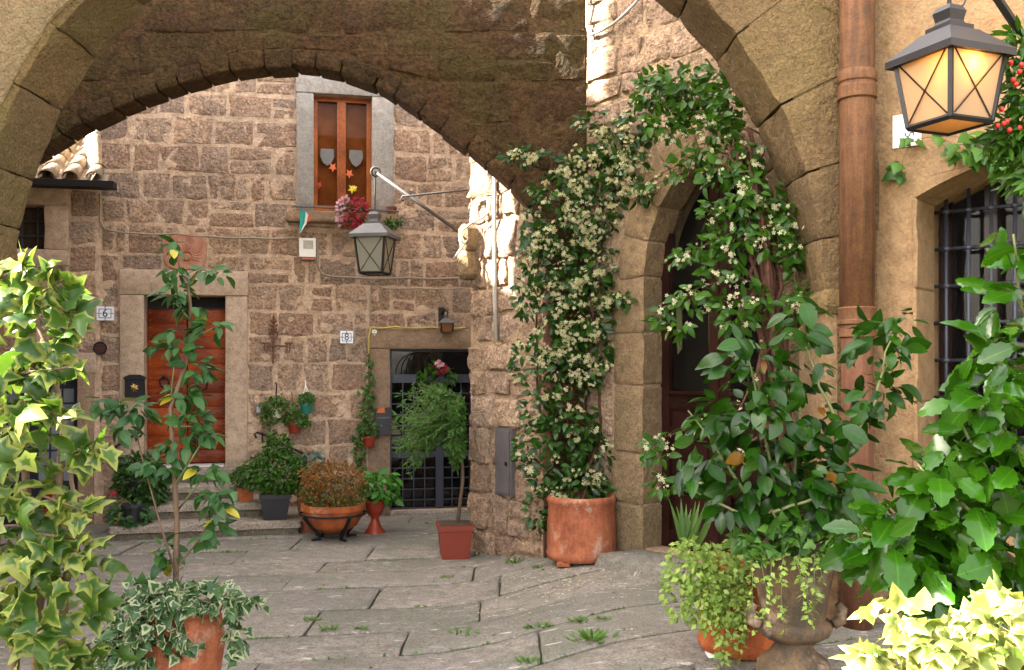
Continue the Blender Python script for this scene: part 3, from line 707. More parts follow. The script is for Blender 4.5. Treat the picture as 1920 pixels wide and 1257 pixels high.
# ================================================================== right house
rhouse = empty('alley_house', RB.P(.6, .2, 0), 'rough stone house on the right with dark pointed-arch glazed door', 'house')
core = [(-.12, 10.45), (.62, 9.55), (1.15, 9.45), (2.95, 7.45), (6, 7.3), (6, 12.5), (.25, 12.5)]
n = len(core); mb = MB(); mb.add([Vector((x, y_, -.2)) for x, y_ in core] + [Vector((x, y_, 5.9)) for x, y_ in core], [tuple(range(n - 1, -1, -1)), tuple(range(n, 2 * n))] + [(i, (i + 1) % n, n + (i + 1) % n, n + i) for i in range(n)])
mb.build('core', M_dark, rhouse)
mb = MB(); mb.box(RA, -.02, 1.26, -.2, 5.95, -.45, 0); mb.build('wall', M_rmortar, rhouse)
masonry(rhouse, RA, -.02, 1.24, .0, 5.9, [], M_rstone, ch=(.26, .40), sw=(.28, .5), seed=31, small=.25, proud=.034, amp=.034, jit=.035, e=.022, wob=.035)
# stub corbels high on the corner
for (px, py, s_) in ((885, 445, 1.0), (883, 497, 1.1)):
    c = RA.uv(px, py, .05); fstone('corbel', RA, c[0] - .12, c[0] + .08, c[1] - .14 * s_, c[1] + .13 * s_, -.1, .17, M_jamb, rhouse, nx=5, ny=5, e=.05, amp=.02)
# door wall with pointed opening
dl = RB.uv(1207, 600)[0]; dr = RB.uv(1440, 600)[0]; dc = (dl + dr) / 2; da = (dr - dl) / 2; zs, zap, zth = 2.72, 3.70, .34
rr_ = (da * da + (zap - zs) ** 2) / (2 * da)
def parch(u):
    du = abs(u - dc); return zs + math.sqrt(max(0, rr_ * rr_ - (du + rr_ - da) ** 2)) if du < da else 0
UL = 2.75
mb = MB(); mb.box(RB, -.05, dl, -.2, 5.95, -.4, 0); mb.box(RB, dr, UL, -.2, 5.95, -.4, 0); mb.box(RB, dl, dr, -.2, zth, -.4, -.02)
us = np.linspace(dl, dr, 25)
V = []
for u in us: V += [RB.P(u, max(zs, parch(u)), 0), RB.P(u, 5.95, 0)]
mb.add(V, [(2 * i, 2 * i + 2, 2 * i + 3, 2 * i + 1) for i in range(24)])
V = []
for u in us: V += [RB.P(u, max(zs, parch(u)), 0), RB.P(u, max(zs, parch(u)), -.4)]
mb.add(V, [(2 * i, 2 * i + 1, 2 * i + 3, 2 * i + 2) for i in range(24)])
mb.build('door_wall', M_rmortar, rhouse)
# jamb stones left of the door (big dressed blocks) and arch stones
rn = random.Random(4); v = .25
while v < zs:
    h = rn.uniform(.42, .62); h = min(h, zs - v) if zs - v - h > .2 else zs - v
    fstone('jamb_stone', RB, dl - .36 + rn.uniform(-.03, .03), dl + .012, v + .006, v + h - .006, -.3, .03 + rn.uniform(-.006, .008), M_jamb, rhouse, nx=6, ny=7, e=.02, amp=.012, seed=v)
    fstone('jamb_stone', RB, dr - .012, dr + .32, v + .006, v + h - .006, -.3, .03, M_jamb, rhouse, nx=5, ny=6, e=.02, amp=.012, seed=v)
    v += h
for side in (-1, 1):
    cxx = dc + side * (da - rr_) ; A0 = 0; A1_ = math.asin((zap - zs) / rr_); nv = 4
    for i in range(nv):
        a0 = A1_ * i / nv + .006; a1 = A1_ * (i + 1) / nv - .006
        f = lambda r_, a: (cxx + side * r_ * math.cos(a), zs + r_ * math.sin(a))
        q = [f(rr_ - .012, a0), f(rr_ + .3, a0), f(rr_ + .3, a1), f(rr_ - .012, a1)]
        if side < 0: q = [q[1], q[0], q[3], q[2]]
        stone('arch_stone', [RB.P(x, z, .03) for x, z in q], [RB.P(x, z, -.3) for x, z in q], M_jamb, rhouse, nx=5, ny=5, e=.02, amp=.012, seed=i)
masonry(rhouse, RB, .0, UL - .1, .1, 5.9, [(dl - .38, dr + .33, .0, zap + .25)], M_rstone, ch=(.28, .45), sw=(.3, .55), seed=33, small=.2, proud=.02, amp=.022, jit=.04, e=.018, wob=.035)
# glazed double door
gd = empty('door', RB.P(dc, zth, -.28)); setpar(gd, rhouse); tag(gd, 'dark maroon pointed double door with tall glass panes')
def dbox(nm, a, b, c, d, w0, w1, mat=M_maroon): mb = MB(); mb.box(RB, a, b, c, d, w0, w1); return mb.build(nm, mat, gd)
rail = RB.uv(1260, 750, -.2)[1]; ztop = zap + .1; midz = RB.uv(1280, 560, -.2)[1]
for (a, b) in ((dl - .02, dc - .004), (dc + .004, dr + .02)):
    dbox('stile', a, a + .12, zth, ztop, -.3, -.22); dbox('stile', b - .10, b, zth, ztop, -.3, -.22)
    for c, d in ((zth, zth + .14), (zth + .52, zth + .60), (zth + .98, zth + 1.06), (rail - .06, rail + .05), (midz - .05, midz + .05)): dbox('rail', a + .12, b - .10, c, d, -.298, -.226)
    dbox('sill_moulding', a + .12, b - .10, rail + .05, rail + .08, -.28, -.19)
    for c, d in ((zth + .14, zth + .52), (zth + .60, zth + .98), (zth + 1.06, rail - .06)):
        dbox('panel', a + .12, b - .10, c, d, -.29, -.262); 
        if d - c > .2: dbox('raised_field', a + .16, b - .14, c + .05, d - .05, -.262, -.248)
        dbox('moulding', a + .12, b - .1, d - .02, d, -.262, -.235); dbox('moulding', a + .12, b - .1, c, c + .02, -.262, -.235)
    dbox('pane', a + .12, b - .10, rail + .08, midz - .05, -.265, -.258, M_panedoor); dbox('pane', a + .12, b - .10, midz + .05, ztop, -.265, -.258, M_panedoor)
    M_cur = m_plain('pale_green_curtain_%d' % int(a * 10), (.36, .42, .20), .8, var=.3)
    for e0, e1, lo_ in ((a + .135, a + .20, .30), (b - .17, b - .13, .0)):
        mb = MB(); p0, p1 = rail + .1 + lo_, midz - .05
        mb.add([RB.P(x, z, w_) for w_ in (-.30, -.29) for x, z in ((e0 + .02, p0), (e1, p0 + .05), (e1, p1), (e0, p1))], [(3, 2, 1, 0), (4, 5, 6, 7), (0, 1, 5, 4), (1, 2, 6, 5), (2, 3, 7, 6), (3, 0, 4, 7)]); mb.build('curtain_and_reflection', M_cur, gd)
mb = MB(); mb.box(RB, dl - .1, dr + .1, 0, zap + .3, -.85, -.8); mb.build('interior', m_plain('brown_interior', (.07, .045, .025), .9, scale=2), gd)
# doorstep
s0 = RB.uv(1198, 1060, .35)[0]
stp = stone('doorstep', [RB.P(u, .335, w_) for u, w_ in ((dl - .18, .42), (dr + .1, .42), (dr + .1, -.05), (dl - .1, -.05))], [RB.P(u, .1, w_) for u, w_ in ((dl - .22, .5), (dr + .1, .5), (dr + .1, -.05), (dl - .1, -.05))], M_slab, None, nx=10, ny=6, e=.06, amp=.02, wob=.03)
tag(stp, 'worn rounded stone doorstep below the dark pointed door', 'doorstep')

# ================================================================== near arch
C1u, C1v, R1 = -.79, 2.435, 2.9
narch = empty('near_arch', A1.P(2.2, .2, 0), 'big rounded ochre stone arch framing the view', 'arch')
TOPZ = 4.85
def circ(u, r): 
    d = r * r - (u - C1u) ** 2; return C1v + math.sqrt(d) if d > 0 else 0
us = sorted(set(list(np.linspace(-7, 2.44, 120)) + [C1u - R1 - .1, C1u + R1 + .1]))
mb = MB()
for w_, fl in ((0, 0), (-.6, 1)):
    V = []
    for u in us: V += [A1.P(u, circ(u, R1 + .1), w_), A1.P(u, TOPZ, w_)]
    mb.add(V, [((2 * i, 2 * i + 2, 2 * i + 3, 2 * i + 1) if not fl else (2 * i + 1, 2 * i + 3, 2 * i + 2, 2 * i)) for i in range(len(us) - 1)])
V = []
for u in us: V += [A1.P(u, circ(u, R1 + .1), 0), A1.P(u, circ(u, R1 + .1), -.6)]
mb.add(V, [(2 * i, 2 * i + 1, 2 * i + 3, 2 * i + 2) for i in range(len(us) - 1)])
mb.box(A1, -7, 2.44, TOPZ, TOPZ + .1, -.6, 0)
mb.build('wall', M_archdark, narch)
rn = random.Random(12); a = R(-2)
while a < R(182):
    st = rn.uniform(.13, .2); b = min(a + st, R(183)); ri = R1 + rn.uniform(-.006, .01); ro = R1 + rn.uniform(.36, .52)
    right = a < R(90)
    f = lambda r_, t_: (C1u + r_ * math.cos(t_), C1v + r_ * math.sin(t_))
    q = [f(ri, b - .0015), f(ri, a + .0015), f(ro, a + .0015), f(ro, b - .0015)]
    # the soffit is the visible side: build with it as the rough face
    w0 = .012 + rn.uniform(-.008, .01)
    A, B, Cq, Dq = q
    stone('voussoir', [A1.P(*A, w0), A1.P(*B, w0), A1.P(*B, -.62), A1.P(*A, -.62)][::-1], [A1.P(*Dq, w0), A1.P(*Cq, w0), A1.P(*Cq, -.62), A1.P(*Dq, -.62)][::-1], M_arch if not right else M_archdark, narch, nx=9, ny=8, e=.008, amp=.018, wob=.014, seed=rn.uniform(0, 50), fr=3)
    a = b
# plaster over the left face
us = np.linspace(-7, -1.6, 90); V = []
for u in us:
    e_ = .05 + .03 * noise.noise(Vector((u * 5, 1, 2))) + .015 * noise.noise(Vector((u * 21, 1, 2)))
    V += [A1.P(u, circ(u, R1 + e_) if circ(u, R1 + e_) else 0, .04), A1.P(u, TOPZ, .04), A1.P(u, circ(u, R1 + e_), .0)]
mk('plaster', V, [(3 * i, 3 * i + 3, 3 * i + 4, 3 * i + 1) for i in range(89)] + [(3 * i + 2, 3 * i + 5, 3 * i + 3, 3 * i) for i in range(89)], M_plaster, narch, True)
# stones of the right shoulder
masonry(narch, A1, .2, 2.45, 2.45, 4.8, [], M_archdark, ch=(.34, .5), sw=(.32, .55), seed=41, lower=lambda u: circ(u, R1 + .5), small=.05, joint=.03, amp=.016, jit=.05, proud=.02, wob=.02, vis=lambda u, v: u > .9)
# pier below the springing
pier = MB(); pier.box(A1, 2.13, 2.46, -.1, 2.36, -.62, -.01); pier.build('pier', M_ochre, narch)
fstone('springer', A1, 2.07, 2.30, 2.30, 2.46, -.6, .04, M_arch, narch, nx=5, ny=5, e=.05, amp=.015)

# ================================================================== near right house with barred window
rw = empty('corner_house', RC.P(.5, .2, 0), 'ochre plastered house with iron-barred arched window on the right', 'house')
w0u, w0v = RC.uv(1716, 371); w1u, w1v = RC.uv(1892, 294); Ww = 1.55; umid = w0u + Ww / 2
hh = (w1v - w0v) / (1 - ((w1u - umid) / (Ww / 2)) ** 2) 
def warch(u): return w0v + hh * (1 - ((u - umid) / (Ww / 2)) ** 2)
wb = .95; wu_end = w0u + Ww; DPT = .42
mb = MB(); mb.box(RC, -.02, w0u, -.1, 5.3, -.6, 0); mb.box(RC, wu_end, 5.5, -.1, 5.3, -.6, 0); mb.box(RC, w0u, wu_end, -.1, wb, -.6, 0)
us = np.linspace(w0u, wu_end, 21); V = []
for u in us: V += [RC.P(u, warch(u), 0), RC.P(u, 5.3, 0)]
mb.add(V, [(2 * i, 2 * i + 2, 2 * i + 3, 2 * i + 1) for i in range(20)])
V = []
for u in us: V += [RC.P(u, warch(u), 0), RC.P(u, warch(u) - .02, -.6)]
mb.add(V, [(2 * i, 2 * i + 1, 2 * i + 3, 2 * i + 2) for i in range(20)])
mb.build('wall', M_ochre, rw)
# dressed blocks of the window surround, a hair proud of the plaster
v = wb; rn = random.Random(6)
while v < w0v - .05:
    h = rn.uniform(.55, .8); h = w0v - v if w0v - v - h < .3 else h
    fstone('jamb_block', RC, w0u - .02, w0u + .012, v + .003, v + h - .003, -DPT + .05, .006, M_ochre, rw, nx=4, ny=6, e=.012, amp=.006, seed=v); v += h
win2 = empty('window', RC.P(umid, wb, -DPT)); setpar(win2, rw)
mb = MB(); mb.box(RC, w0u, wu_end, wb, w0v + hh + .1, -DPT - .16, -DPT - .15); mb.build('pane', m_pane('barred_window_glass', (.6, .6, .6), .8, 1.3), win2)
mb = MB(); mb.box(RC, w0u - .1, wu_end + .1, wb - .1, w0v + hh + .2, -1.6, -1.55); mb.build('interior', m_plain('dim_room', (.05, .03, .02), .9, scale=2), win2)
for uu in (w0u + .012, w0u + .30, umid - .04, umid + .3, wu_end - .1):
    mb = MB(); mb.box(RC, uu, uu + .08, wb, w0v + hh + .1, -DPT - .15, -DPT - .09); mb.build('frame_post', M_maroon, win2)
bw_ = -DPT + .02; bu = RC.uv(1816, 500, bw_)[0]; du_ = RC.uv(1859, 500, bw_)[0] - bu; bar_us = [bu + du_ * i for i in range(-1, 6) if w0u + .03 < bu + du_ * i < wu_end - .05]
bys = [RC.uv(1790, y_, bw_)[1] for y_ in (396, 466, 536, 606)]; dvb = (bys[0] - bys[3]) / 3
bvs = [bys[0] - dvb * i for i in range(-3, 8)]
for uu in bar_us:
    mb = MB(); mb.tube([RC.P(uu, wb, bw_), RC.P(uu, warch(uu), bw_)], .013, 8); mb.build('upright_bar', M_irongrey, win2, True)
for vv in bvs:
    if vv < wb or vv > w0v + hh: continue
    mb = MB(); mb.tube([RC.P(w0u, vv, bw_ + .0), RC.P(wu_end, vv, bw_)], .0125, 8)
    for uu in bar_us: mb.tube([RC.P(uu - .024, vv, bw_), RC.P(uu - .008, vv, bw_), RC.P(uu + .008, vv, bw_), RC.P(uu + .024, vv, bw_)], [.012, .021, .021, .012], 8)
    mb.build('cross_bar', M_irongrey, win2, True)

# ================================================================== unseen blocks added to shade the yard and shape its sunlit patches
def sun_blocker(name, boxes, label):
    o = empty(name, (boxes[0][0], boxes[0][2], 0), label, 'house'); mb = MB()
    for x0, x1, y0, y1, z0, z1 in boxes:
        mb.add([Vector((x, y_, z)) for z in (z0, z1) for y_ in (y0, y1) for x in (x0, x1)], [(0, 2, 3, 1), (4, 5, 7, 6), (0, 1, 5, 4), (2, 6, 7, 3), (0, 4, 6, 2), (1, 3, 7, 5)])
    mb.build('wall', M_mortar, o); return o
sun_blocker('courtyard_sun_blocker', [(-10, -7.05, 9.0, 11.2, -.2, 8.15), (-10, -7.05, 8.55, 9.0, -.2, 10.55), (-10, -7.05, 6.55, 8.55, -.2, 11.8)], 'tall stepped block added unseen on the left to shade the courtyard')  # added block, heights stepped to set where sun reaches the right-hand walls
sun_blocker('street_sun_blocker', [(-8, -4.6, 2.95, 5.45, -.2, 11.2), (-8, -4.6, 1.2, 2.95, -.2, 4.35), (-8, -4.6, 5.45, 6.4, -.2, 4.2), (-8, -4.6, 5.45, 6.4, 5.2, 11.2)], 'unseen block with a sun slot, added left of the street for shade')  # added block, slot left open for a sun patch on the paving

# ================================================================== foliage
def tmpl(verts, faces, g): return np.array(verts, float), faces, np.array(g, float)

def leaf_ovate(n=4, wd=.5, fold=.18, curl=.25, serr=0.0, peak=.42):
    """midrib column and two margins; length 1 along +y"""
    V = []; G = []; Fc = []; rows = n + 1
    for i in range(rows):
        t = i / n; half = wd / 2 * (math.sin(math.pi * min(1, t ** (math.log(.5) / math.log(peak)))) ** .8 if 0 < t < 1 else 0)
        z0 = -curl * t * t * .6; s = serr * (1 if i % 2 else -1) * (0 < t < 1)
        hw = max(0, half + s * wd * .5)
        V += [(-hw, t, z0 + fold * half * 1.6), (0, t, z0), (hw, t, z0 + fold * half * 1.6)]; G += [1, 0, 1]
    for i in range(n):
        a = 3 * i; b = a + 3
        if i == 0: Fc += [(1, 4, 3), (1, 5, 4)]
        elif i == n - 1: Fc += [(a, a + 1, b + 1), (a + 1, a + 2, b + 1)]
        else: Fc += [(a, a + 1, b + 1, b), (a + 1, a + 2, b + 2, b + 1)]
    return tmpl(V, Fc, G)

def leaf_ivy(deep=.5, curl=.15, lob=5):
    pts = {5: [(0, .0), (-.30, -.10), (-.34, .12), (-.56, .30), (-.27, .46), (-.22, .62), (0, 1.0), (.22, .62), (.27, .46), (.56, .30), (.34, .12), (.30, -.10)],
           3: [(0, .02), (-.26, -.06), (-.46, .22), (-.26, .44), (-.2, .6), (0, .95), (.2, .6), (.26, .44), (.46, .22), (.26, -.06)]}[lob]
    n = len(pts); V = [(0, .32, 0)]; G = [0]
    for x, y in pts: V.append((x * .5, .32 + (y - .32) * .5, .02)); G.append(.5)
    for x, y in pts: V.append((x, y, -curl * (x * x * 2 + (y - .35) ** 2) + .05 * (abs(x) > .4))); G.append(1)
    Fc = [(0, 1 + i, 1 + (i + 1) % n) for i in range(n)] + [(1 + i, 1 + n + i, 1 + n + (i + 1) % n, 1 + (i + 1) % n) for i in range(n)]
    Fc = [f[::-1] for f in Fc]
    return tmpl(V, Fc, G)

def leaf_small(wd=.55):
    return tmpl([(0, 0, 0), (-wd / 2, .45, .08), (0, .5, 0), (wd / 2, .45, .08), (0, 1, -.1)], [(0, 2, 1), (0, 3, 2), (1, 2, 4), (2, 3, 4)], [0, 1, 0, 1, .6])

def flower(n=5, w_=.34):
    V = [(0, 0, .0)]; G = [0]; Fc = []
    for k in range(n):
        a = 2 * math.pi * k / n; d = Vector((math.cos(a), math.sin(a), 0)); s = Vector((-d.y, d.x, 0)); b = len(V)
        for p in (d * .55 + s * w_ * .8, d * 1.0, d * .55 - s * w_ * .8): V.append((p.x * .5, p.y * .5 , .12)); G.append(1)
        Fc.append((0, b + 2, b + 1, b))
    return tmpl(V, Fc, G)

T_OV = [leaf_ovate(5, .52, .2, c, 0) for c in (.1, .35, .6)]
T_OVW = [leaf_ovate(6, w_, f_, c, 0, p_) for w_, f_, c, p_ in ((.58, .16, .15, .45), (.48, .3, .45, .42), (.62, .1, .75, .5), (.5, .05, -.25, .4))]
T_SER = [leaf_ovate(10, w_, f_, c, .10, p_) for w_, f_, c, p_ in ((.56, .18, .1, .5), (.48, .32, .35, .45), (.6, .1, .65, .52), (.5, .22, -.25, .5))]
T_LAN = [leaf_ovate(4, .26, .2, c, 0) for c in (.1, .4)]
T_IVY = [leaf_ivy(.5, c, 5) for c in (.05, .3, .7)]
for _k, (_V, _f, _g) in enumerate(T_IVY): _V[:, 2] += (.25, -.2, .1)[_k] * np.abs(_V[:, 0]) + (.1, .0, -.15)[_k] * _V[:, 0] * _V[:, 1]; _V[:, 0] *= (1, .85, 1.12)[_k]
T_IVY3 = [leaf_ivy(.5, c, 3) for c in (.1, .4)]
T_SM = [leaf_small(.55), leaf_small(.75)]
T_FL = [flower(5, .3)]
T_NEEDLE = [leaf_small(.16)]

class Leaves:
    """collects leaf placements: position, tip direction, normal, size, template"""
    def __init__(s): s.p = []; s.d = []; s.n = []; s.s = []
    def add(s, p, d, n, size): s.p.append(tuple(p)); s.d.append(tuple(d)); s.n.append(tuple(n)); s.s.append(size)
    def blob(s, px, py, rx, ry, cnt, dep, dd, size, sv=.35, up=.5, face=.5, droop=.35, shell=.5, rnd=.7):
        """leaves in a rounded mass centred where the pixel meets the given depth; size in metres"""
        c = at(px, py, dep); ax = rx / F * dep; az = ry / F * dep
        for _ in range(cnt):
            v = Vector(rng.normal(size=3)); v.normalize(); r_ = (rng.random() ** (1 / 3)) * (1 - shell) + shell * rng.uniform(.75, 1.05)
            o = Vector((v.x * ax * r_, v.y * dd * r_, v.z * az * r_))
            nrm = Vector((v.x * .4, -face + v.y * .3, up + v.z * .3)) + Vector(rng.normal(size=3)) * rnd * .6
            d = Vector((v.x, v.y * .5 - .2, -droop + v.z * .4)) + Vector(rng.normal(size=3)) * rnd * .7
            s.add(c + o, d, nrm, size * rng.uniform(1 - sv, 1 + sv))
        return s
    def clusters(s, px, py, rx, ry, ncl, dep, dd, size, per=(4, 10), spread=.05):
        for _ in range(ncl):
            a = rng.uniform(0, 6.28); r_ = rng.random() ** .5; c = at(px + rx * r_ * math.cos(a), py + ry * r_ * math.sin(a), dep + rng.uniform(-dd, dd)); sp = spread * rng.uniform(.5, 1.2)
            for _ in range(rng.integers(*per)):
                v = Vector(rng.normal(size=3)) * .6; s.add(c + Vector((v.x * sp, v.y * sp * .5, v.z * sp * .7)), Vector(rng.normal(size=3)), Vector((v.x * .5, -.9, v.z * .5 + .2)) + Vector(rng.normal(size=3)) * .3, size * rng.uniform(.7, 1.25))
        return s
    def along(s, pts, cnt, size, spread=.03, sv=.3, up=.5, face=.4, droop=.3, side=.9):
        pts = [Vector(p) for p in pts]; L = [0]
        for a, b in zip(pts, pts[1:]): L.append(L[-1] + (b - a).length)
        for i in range(cnt):
            t = rng.random() * L[-1]; k = max(0, min(len(pts) - 2, int(np.searchsorted(L, t) - 1))); f = (t - L[k]) / max(1e-6, L[k + 1] - L[k])
            p = pts[k].lerp(pts[k + 1], f); tg = (pts[k + 1] - pts[k]).normalized()
            o = Vector(rng.normal(size=3)); o = (o - tg * o.dot(tg)).normalized()
            d = o * side + tg * .5 + Vector((0, 0, -droop)); nrm = Vector((0, -face, up)) + Vector(rng.normal(size=3)) * .45
            s.add(p + o * spread * rng.random(), d, nrm, size * rng.uniform(1 - sv, 1 + sv))
        return s

_tm = {}
def leaf_mesh(key, T, mat):
    if key not in _tm:
        V, Fc, G = T; me = bpy.data.meshes.new('leaf'); me.from_pydata([tuple(v) for v in V], [], Fc); me.materials.append(mat)
        me.polygons.foreach_set('use_smooth', [True] * len(me.polygons))
        ca = me.color_attributes.new('lc', 'FLOAT_COLOR', 'POINT'); arr = np.zeros((len(V), 4), np.float32); arr[:, 1] = G; arr[:, 3] = 1
        ca.data.foreach_set('color', arr.ravel()); _tm[key] = me
    return _tm[key]

def bases(L):
    d = np.array(L.d); n = np.array(L.n); d /= np.linalg.norm(d, axis=1)[:, None] + 1e-9
    n = n - d * (n * d).sum(1)[:, None]; n /= np.linalg.norm(n, axis=1)[:, None] + 1e-9
    x = np.cross(d, n); return x, d, n

def foliage(L, T, mat, parent, singles=0, name='leaf', mass='foliage', key='', stuff=True):
    """the nearest `singles` leaves become objects sharing a mesh, the rest one joined part"""
    if not L.p: return
    x, d, n = bases(L); P = np.array(L.p); S = np.array(L.s); ti = rng.integers(0, len(T), len(P))
    order = np.argsort(P[:, 1] - S * 3); one = order[:singles]; rest = order[singles:]
    inv = Matrix.Translation(-ROOTLOC[parent])
    for i in one:
        me = leaf_mesh((key, name, mat.name, int(ti[i])), T[ti[i]], mat)
        o = bpy.data.objects.new(name, me); COL.objects.link(o); o.parent = parent; o.matrix_parent_inverse = inv
        M = Matrix.Identity(4)
        for k in range(3): M[k][0] = x[i, k] * S[i]; M[k][1] = d[i, k] * S[i]; M[k][2] = n[i, k] * S[i]; M[k][3] = P[i, k]
        o.matrix_basis = M
    if len(rest) == 0: return
    VV = []; LI = []; LT = []; CC = []; off = 0
    for k, (V, Fc, G) in enumerate(T):
        idx = rest[ti[rest] == k]
        if len(idx) == 0: continue
        m = len(V); w_ = V[None, :, 0, None] * x[idx][:, None, :] + V[None, :, 1, None] * d[idx][:, None, :] + V[None, :, 2, None] * n[idx][:, None, :]
        w_ = w_ * S[idx][:, None, None] + P[idx][:, None, :]
        VV.append(w_.reshape(-1, 3)); c = np.zeros((len(idx), m, 4), np.float32); c[:, :, 0] = rng.random(len(idx))[:, None]; c[:, :, 1] = G[None, :]; c[:, :, 3] = 1; CC.append(c.reshape(-1, 4))
        fl = np.concatenate([np.array(f) for f in Fc]); lt = np.array([len(f) for f in Fc])
        LI.append((fl[None, :] + (np.arange(len(idx)) * m)[:, None] + off).ravel()); LT.append(np.tile(lt, len(idx))); off += m * len(idx)
    VV = np.concatenate(VV); loc = VV.mean(0); VV = VV - loc; LI = np.concatenate(LI); LT = np.concatenate(LT); CC = np.concatenate(CC)
    me = bpy.data.meshes.new(mass); me.vertices.add(len(VV)); me.vertices.foreach_set('co', VV.astype(np.float32).ravel())
    me.loops.add(len(LI)); me.loops.foreach_set('vertex_index', LI.astype(np.int32))
    me.polygons.add(len(LT)); me.polygons.foreach_set('loop_start', np.concatenate([[0], np.cumsum(LT)[:-1]]).astype(np.int32))
    try: me.polygons.foreach_set('loop_total', LT.astype(np.int32))
    except Exception: pass
    me.polygons.foreach_set('use_smooth', np.ones(len(LT), bool))
    me.update(calc_edges=True); me.validate()
    ca = me.color_attributes.new('lc', 'FLOAT_COLOR', 'POINT'); ca.data.foreach_set('color', CC.ravel())
    me.materials.append(mat)
    o = bpy.data.objects.new(mass, me); COL.objects.link(o); o.location = loc; ROOTLOC[o] = Vector(loc); setpar(o, parent)
    if stuff: o['kind'] = 'stuff'
    return o

def wig(a, b, n=6, amp=.05):
    a = Vector(a); b = Vector(b); s = rng.uniform(0, 50)
    return [a.lerp(b, i / n) + Vector((nz(Vector((s + i * .4, 0, 0)), 1), nz(Vector((0, s + i * .4, 0)), 1), nz(Vector((0, 0, s + i * .4)), 1))) * amp * math.sin(math.pi * i / n) * 2 for i in range(n + 1)]
def stem(parent, pts, r0, r1, mat, name='stem', seg=6):
    n = len(pts); mb = MB(); mb.tube(pts, [r0 + (r1 - r0) * i / (n - 1) for i in range(n)], seg); return mb.build(name, mat, parent, True)

L_dark = m_leaf('dark_glossy_leaf', (0.0037, 0.0206, 0.0009), (0.0147, 0.0572, 0.0018), rough=.28, trans=.15, odd=(0.1104, 0.0458, 0.0022), odd_amt=.015, spec=.24)
L_holly = m_leaf('serrated_glossy_leaf', (0.0074, 0.0338, 0.0014), (0.0230, 0.0798, 0.0029), rough=.17, trans=.2, spec=.27)
L_mid = m_leaf('mid_green_leaf', (0.0099, 0.0404, 0.0026), (0.0413, 0.1097, 0.0066), rough=.4, trans=.25)
L_jas = m_leaf('jasmine_leaf', (0.0055, 0.0260, 0.0023), (0.0248, 0.0722, 0.0053), rough=.35, trans=.2)
L_jasf = m_leaf('jasmine_flower', (0.3720, 0.3480, 0.1904), (0.4800, 0.4560, 0.2800), rough=.6, trans=.3)
L_wht = m_leaf('pale_flower', (0.4200, 0.4080, 0.2520), (0.5100, 0.4920, 0.3360), rough=.6, trans=.3)
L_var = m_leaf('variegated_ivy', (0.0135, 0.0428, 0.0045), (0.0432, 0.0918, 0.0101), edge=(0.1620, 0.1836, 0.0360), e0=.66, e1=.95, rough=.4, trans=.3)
L_var2 = m_leaf('sun_painted_variegated_ivy', (0.0527, 0.0896, 0.0105), (0.1581, 0.2003, 0.0350), edge=(0.3057, 0.3057, 0.0910), e0=.5, e1=.9, rough=.45, trans=.3)  # paler copy of the variegated ivy, sun glare put into the leaf colour
L_varw = m_leaf('white_margined_ivy', (0.0124, 0.0413, 0.0115), (0.0330, 0.0784, 0.0231), edge=(0.2269, 0.2475, 0.1386), e0=.72, e1=.92, rough=.4, trans=.2)
L_ivy = m_leaf('green_ivy', (0.0193, 0.0635, 0.0083), (0.0605, 0.1386, 0.0165), rough=.4, trans=.25)
L_light = m_leaf('light_trailing_leaf', (0.0875, 0.1685, 0.0277), (0.2624, 0.3538, 0.0777), rough=.45, trans=.3)
L_rose = m_leaf('rose_leaf', (0.0083, 0.0376, 0.0073), (0.0275, 0.0809, 0.0149), rough=.45, trans=.2, odd=(0.2475, 0.2195, 0.0165), odd_amt=.04)
L_bamb = m_leaf('feathery_leaf', (0.0166, 0.0589, 0.0073), (0.0528, 0.1386, 0.0145), rough=.45, trans=.3)
L_orange = m_leaf('orange_tipped_leaf', (0.0457, 0.0579, 0.0066), (0.2356, 0.0676, 0.0099), rough=.5, trans=.25)
L_olive = m_leaf('olive_tipped_leaf', (0.0300, 0.0600, 0.0066), (0.0801, 0.0924, 0.0099), rough=.5, trans=.25)
L_big = m_leaf('broad_soft_leaf', (0.0264, 0.1039, 0.0109), (0.0660, 0.1940, 0.0254), rough=.5, trans=.25)
L_grey = m_leaf('grey_green_leaf', (0.0385, 0.0660, 0.0495), (0.1210, 0.1650, 0.1210), rough=.6, trans=.15)
L_redf = m_leaf('red_flower', (0.2240, 0.0056, 0.0168), (0.3472, 0.0168, 0.0448), rough=.6, trans=.25)
L_pinkf = m_leaf('pink_white_flower', (0.4400, 0.2000, 0.2800), (0.6000, 0.4000, 0.4400), rough=.6, trans=.25)
L_berry = m_plain('red_berry', (.42, .015, .01), .3)
L_straw = m_leaf('iris_leaf', (0.0330, 0.0825, 0.0165), (0.0880, 0.1540, 0.0330), rough=.45, trans=.25)
L_weed = m_leaf('weed_leaf', (0.0330, 0.0880, 0.0110), (0.0880, 0.1650, 0.0275), rough=.5, trans=.3)
M_bark = m_plain('brown_bark', (.12, .075, .045), .9, scale=30, bump=.6, bscale=60)
M_redbark = m_plain('red_brown_bark', (.095, .034, .018), .9, scale=30, bump=.8, bscale=50, col2=(.035, .015, .009))
M_gstem = m_plain('green_stem', (.12, .14, .05), .7)
def m_terra(name, a, b, rough=.8): return m_streak(name, [tuple(x * .6 for x in b), b, a, tuple(x * 1.12 for x in a)], rough, 9, 3.0, (.42, .30, .23), .25)
M_terra = m_terra('terracotta', (.31, .10, .045), (.20, .06, .028))
M_terra2 = m_terra('orange_terracotta', (.33, .085, .022), (.22, .055, .016))
M_redplas = m_plain('red_brown_plastic', (.17, .024, .010), .5, var=.2, bump=.1)
M_redpot = m_plain('red_glazed_pot', (.25, .03, .012), .45, var=.35)
M_blackplas = m_plain('black_plastic', (.02, .018, .024), .45, var=.3)
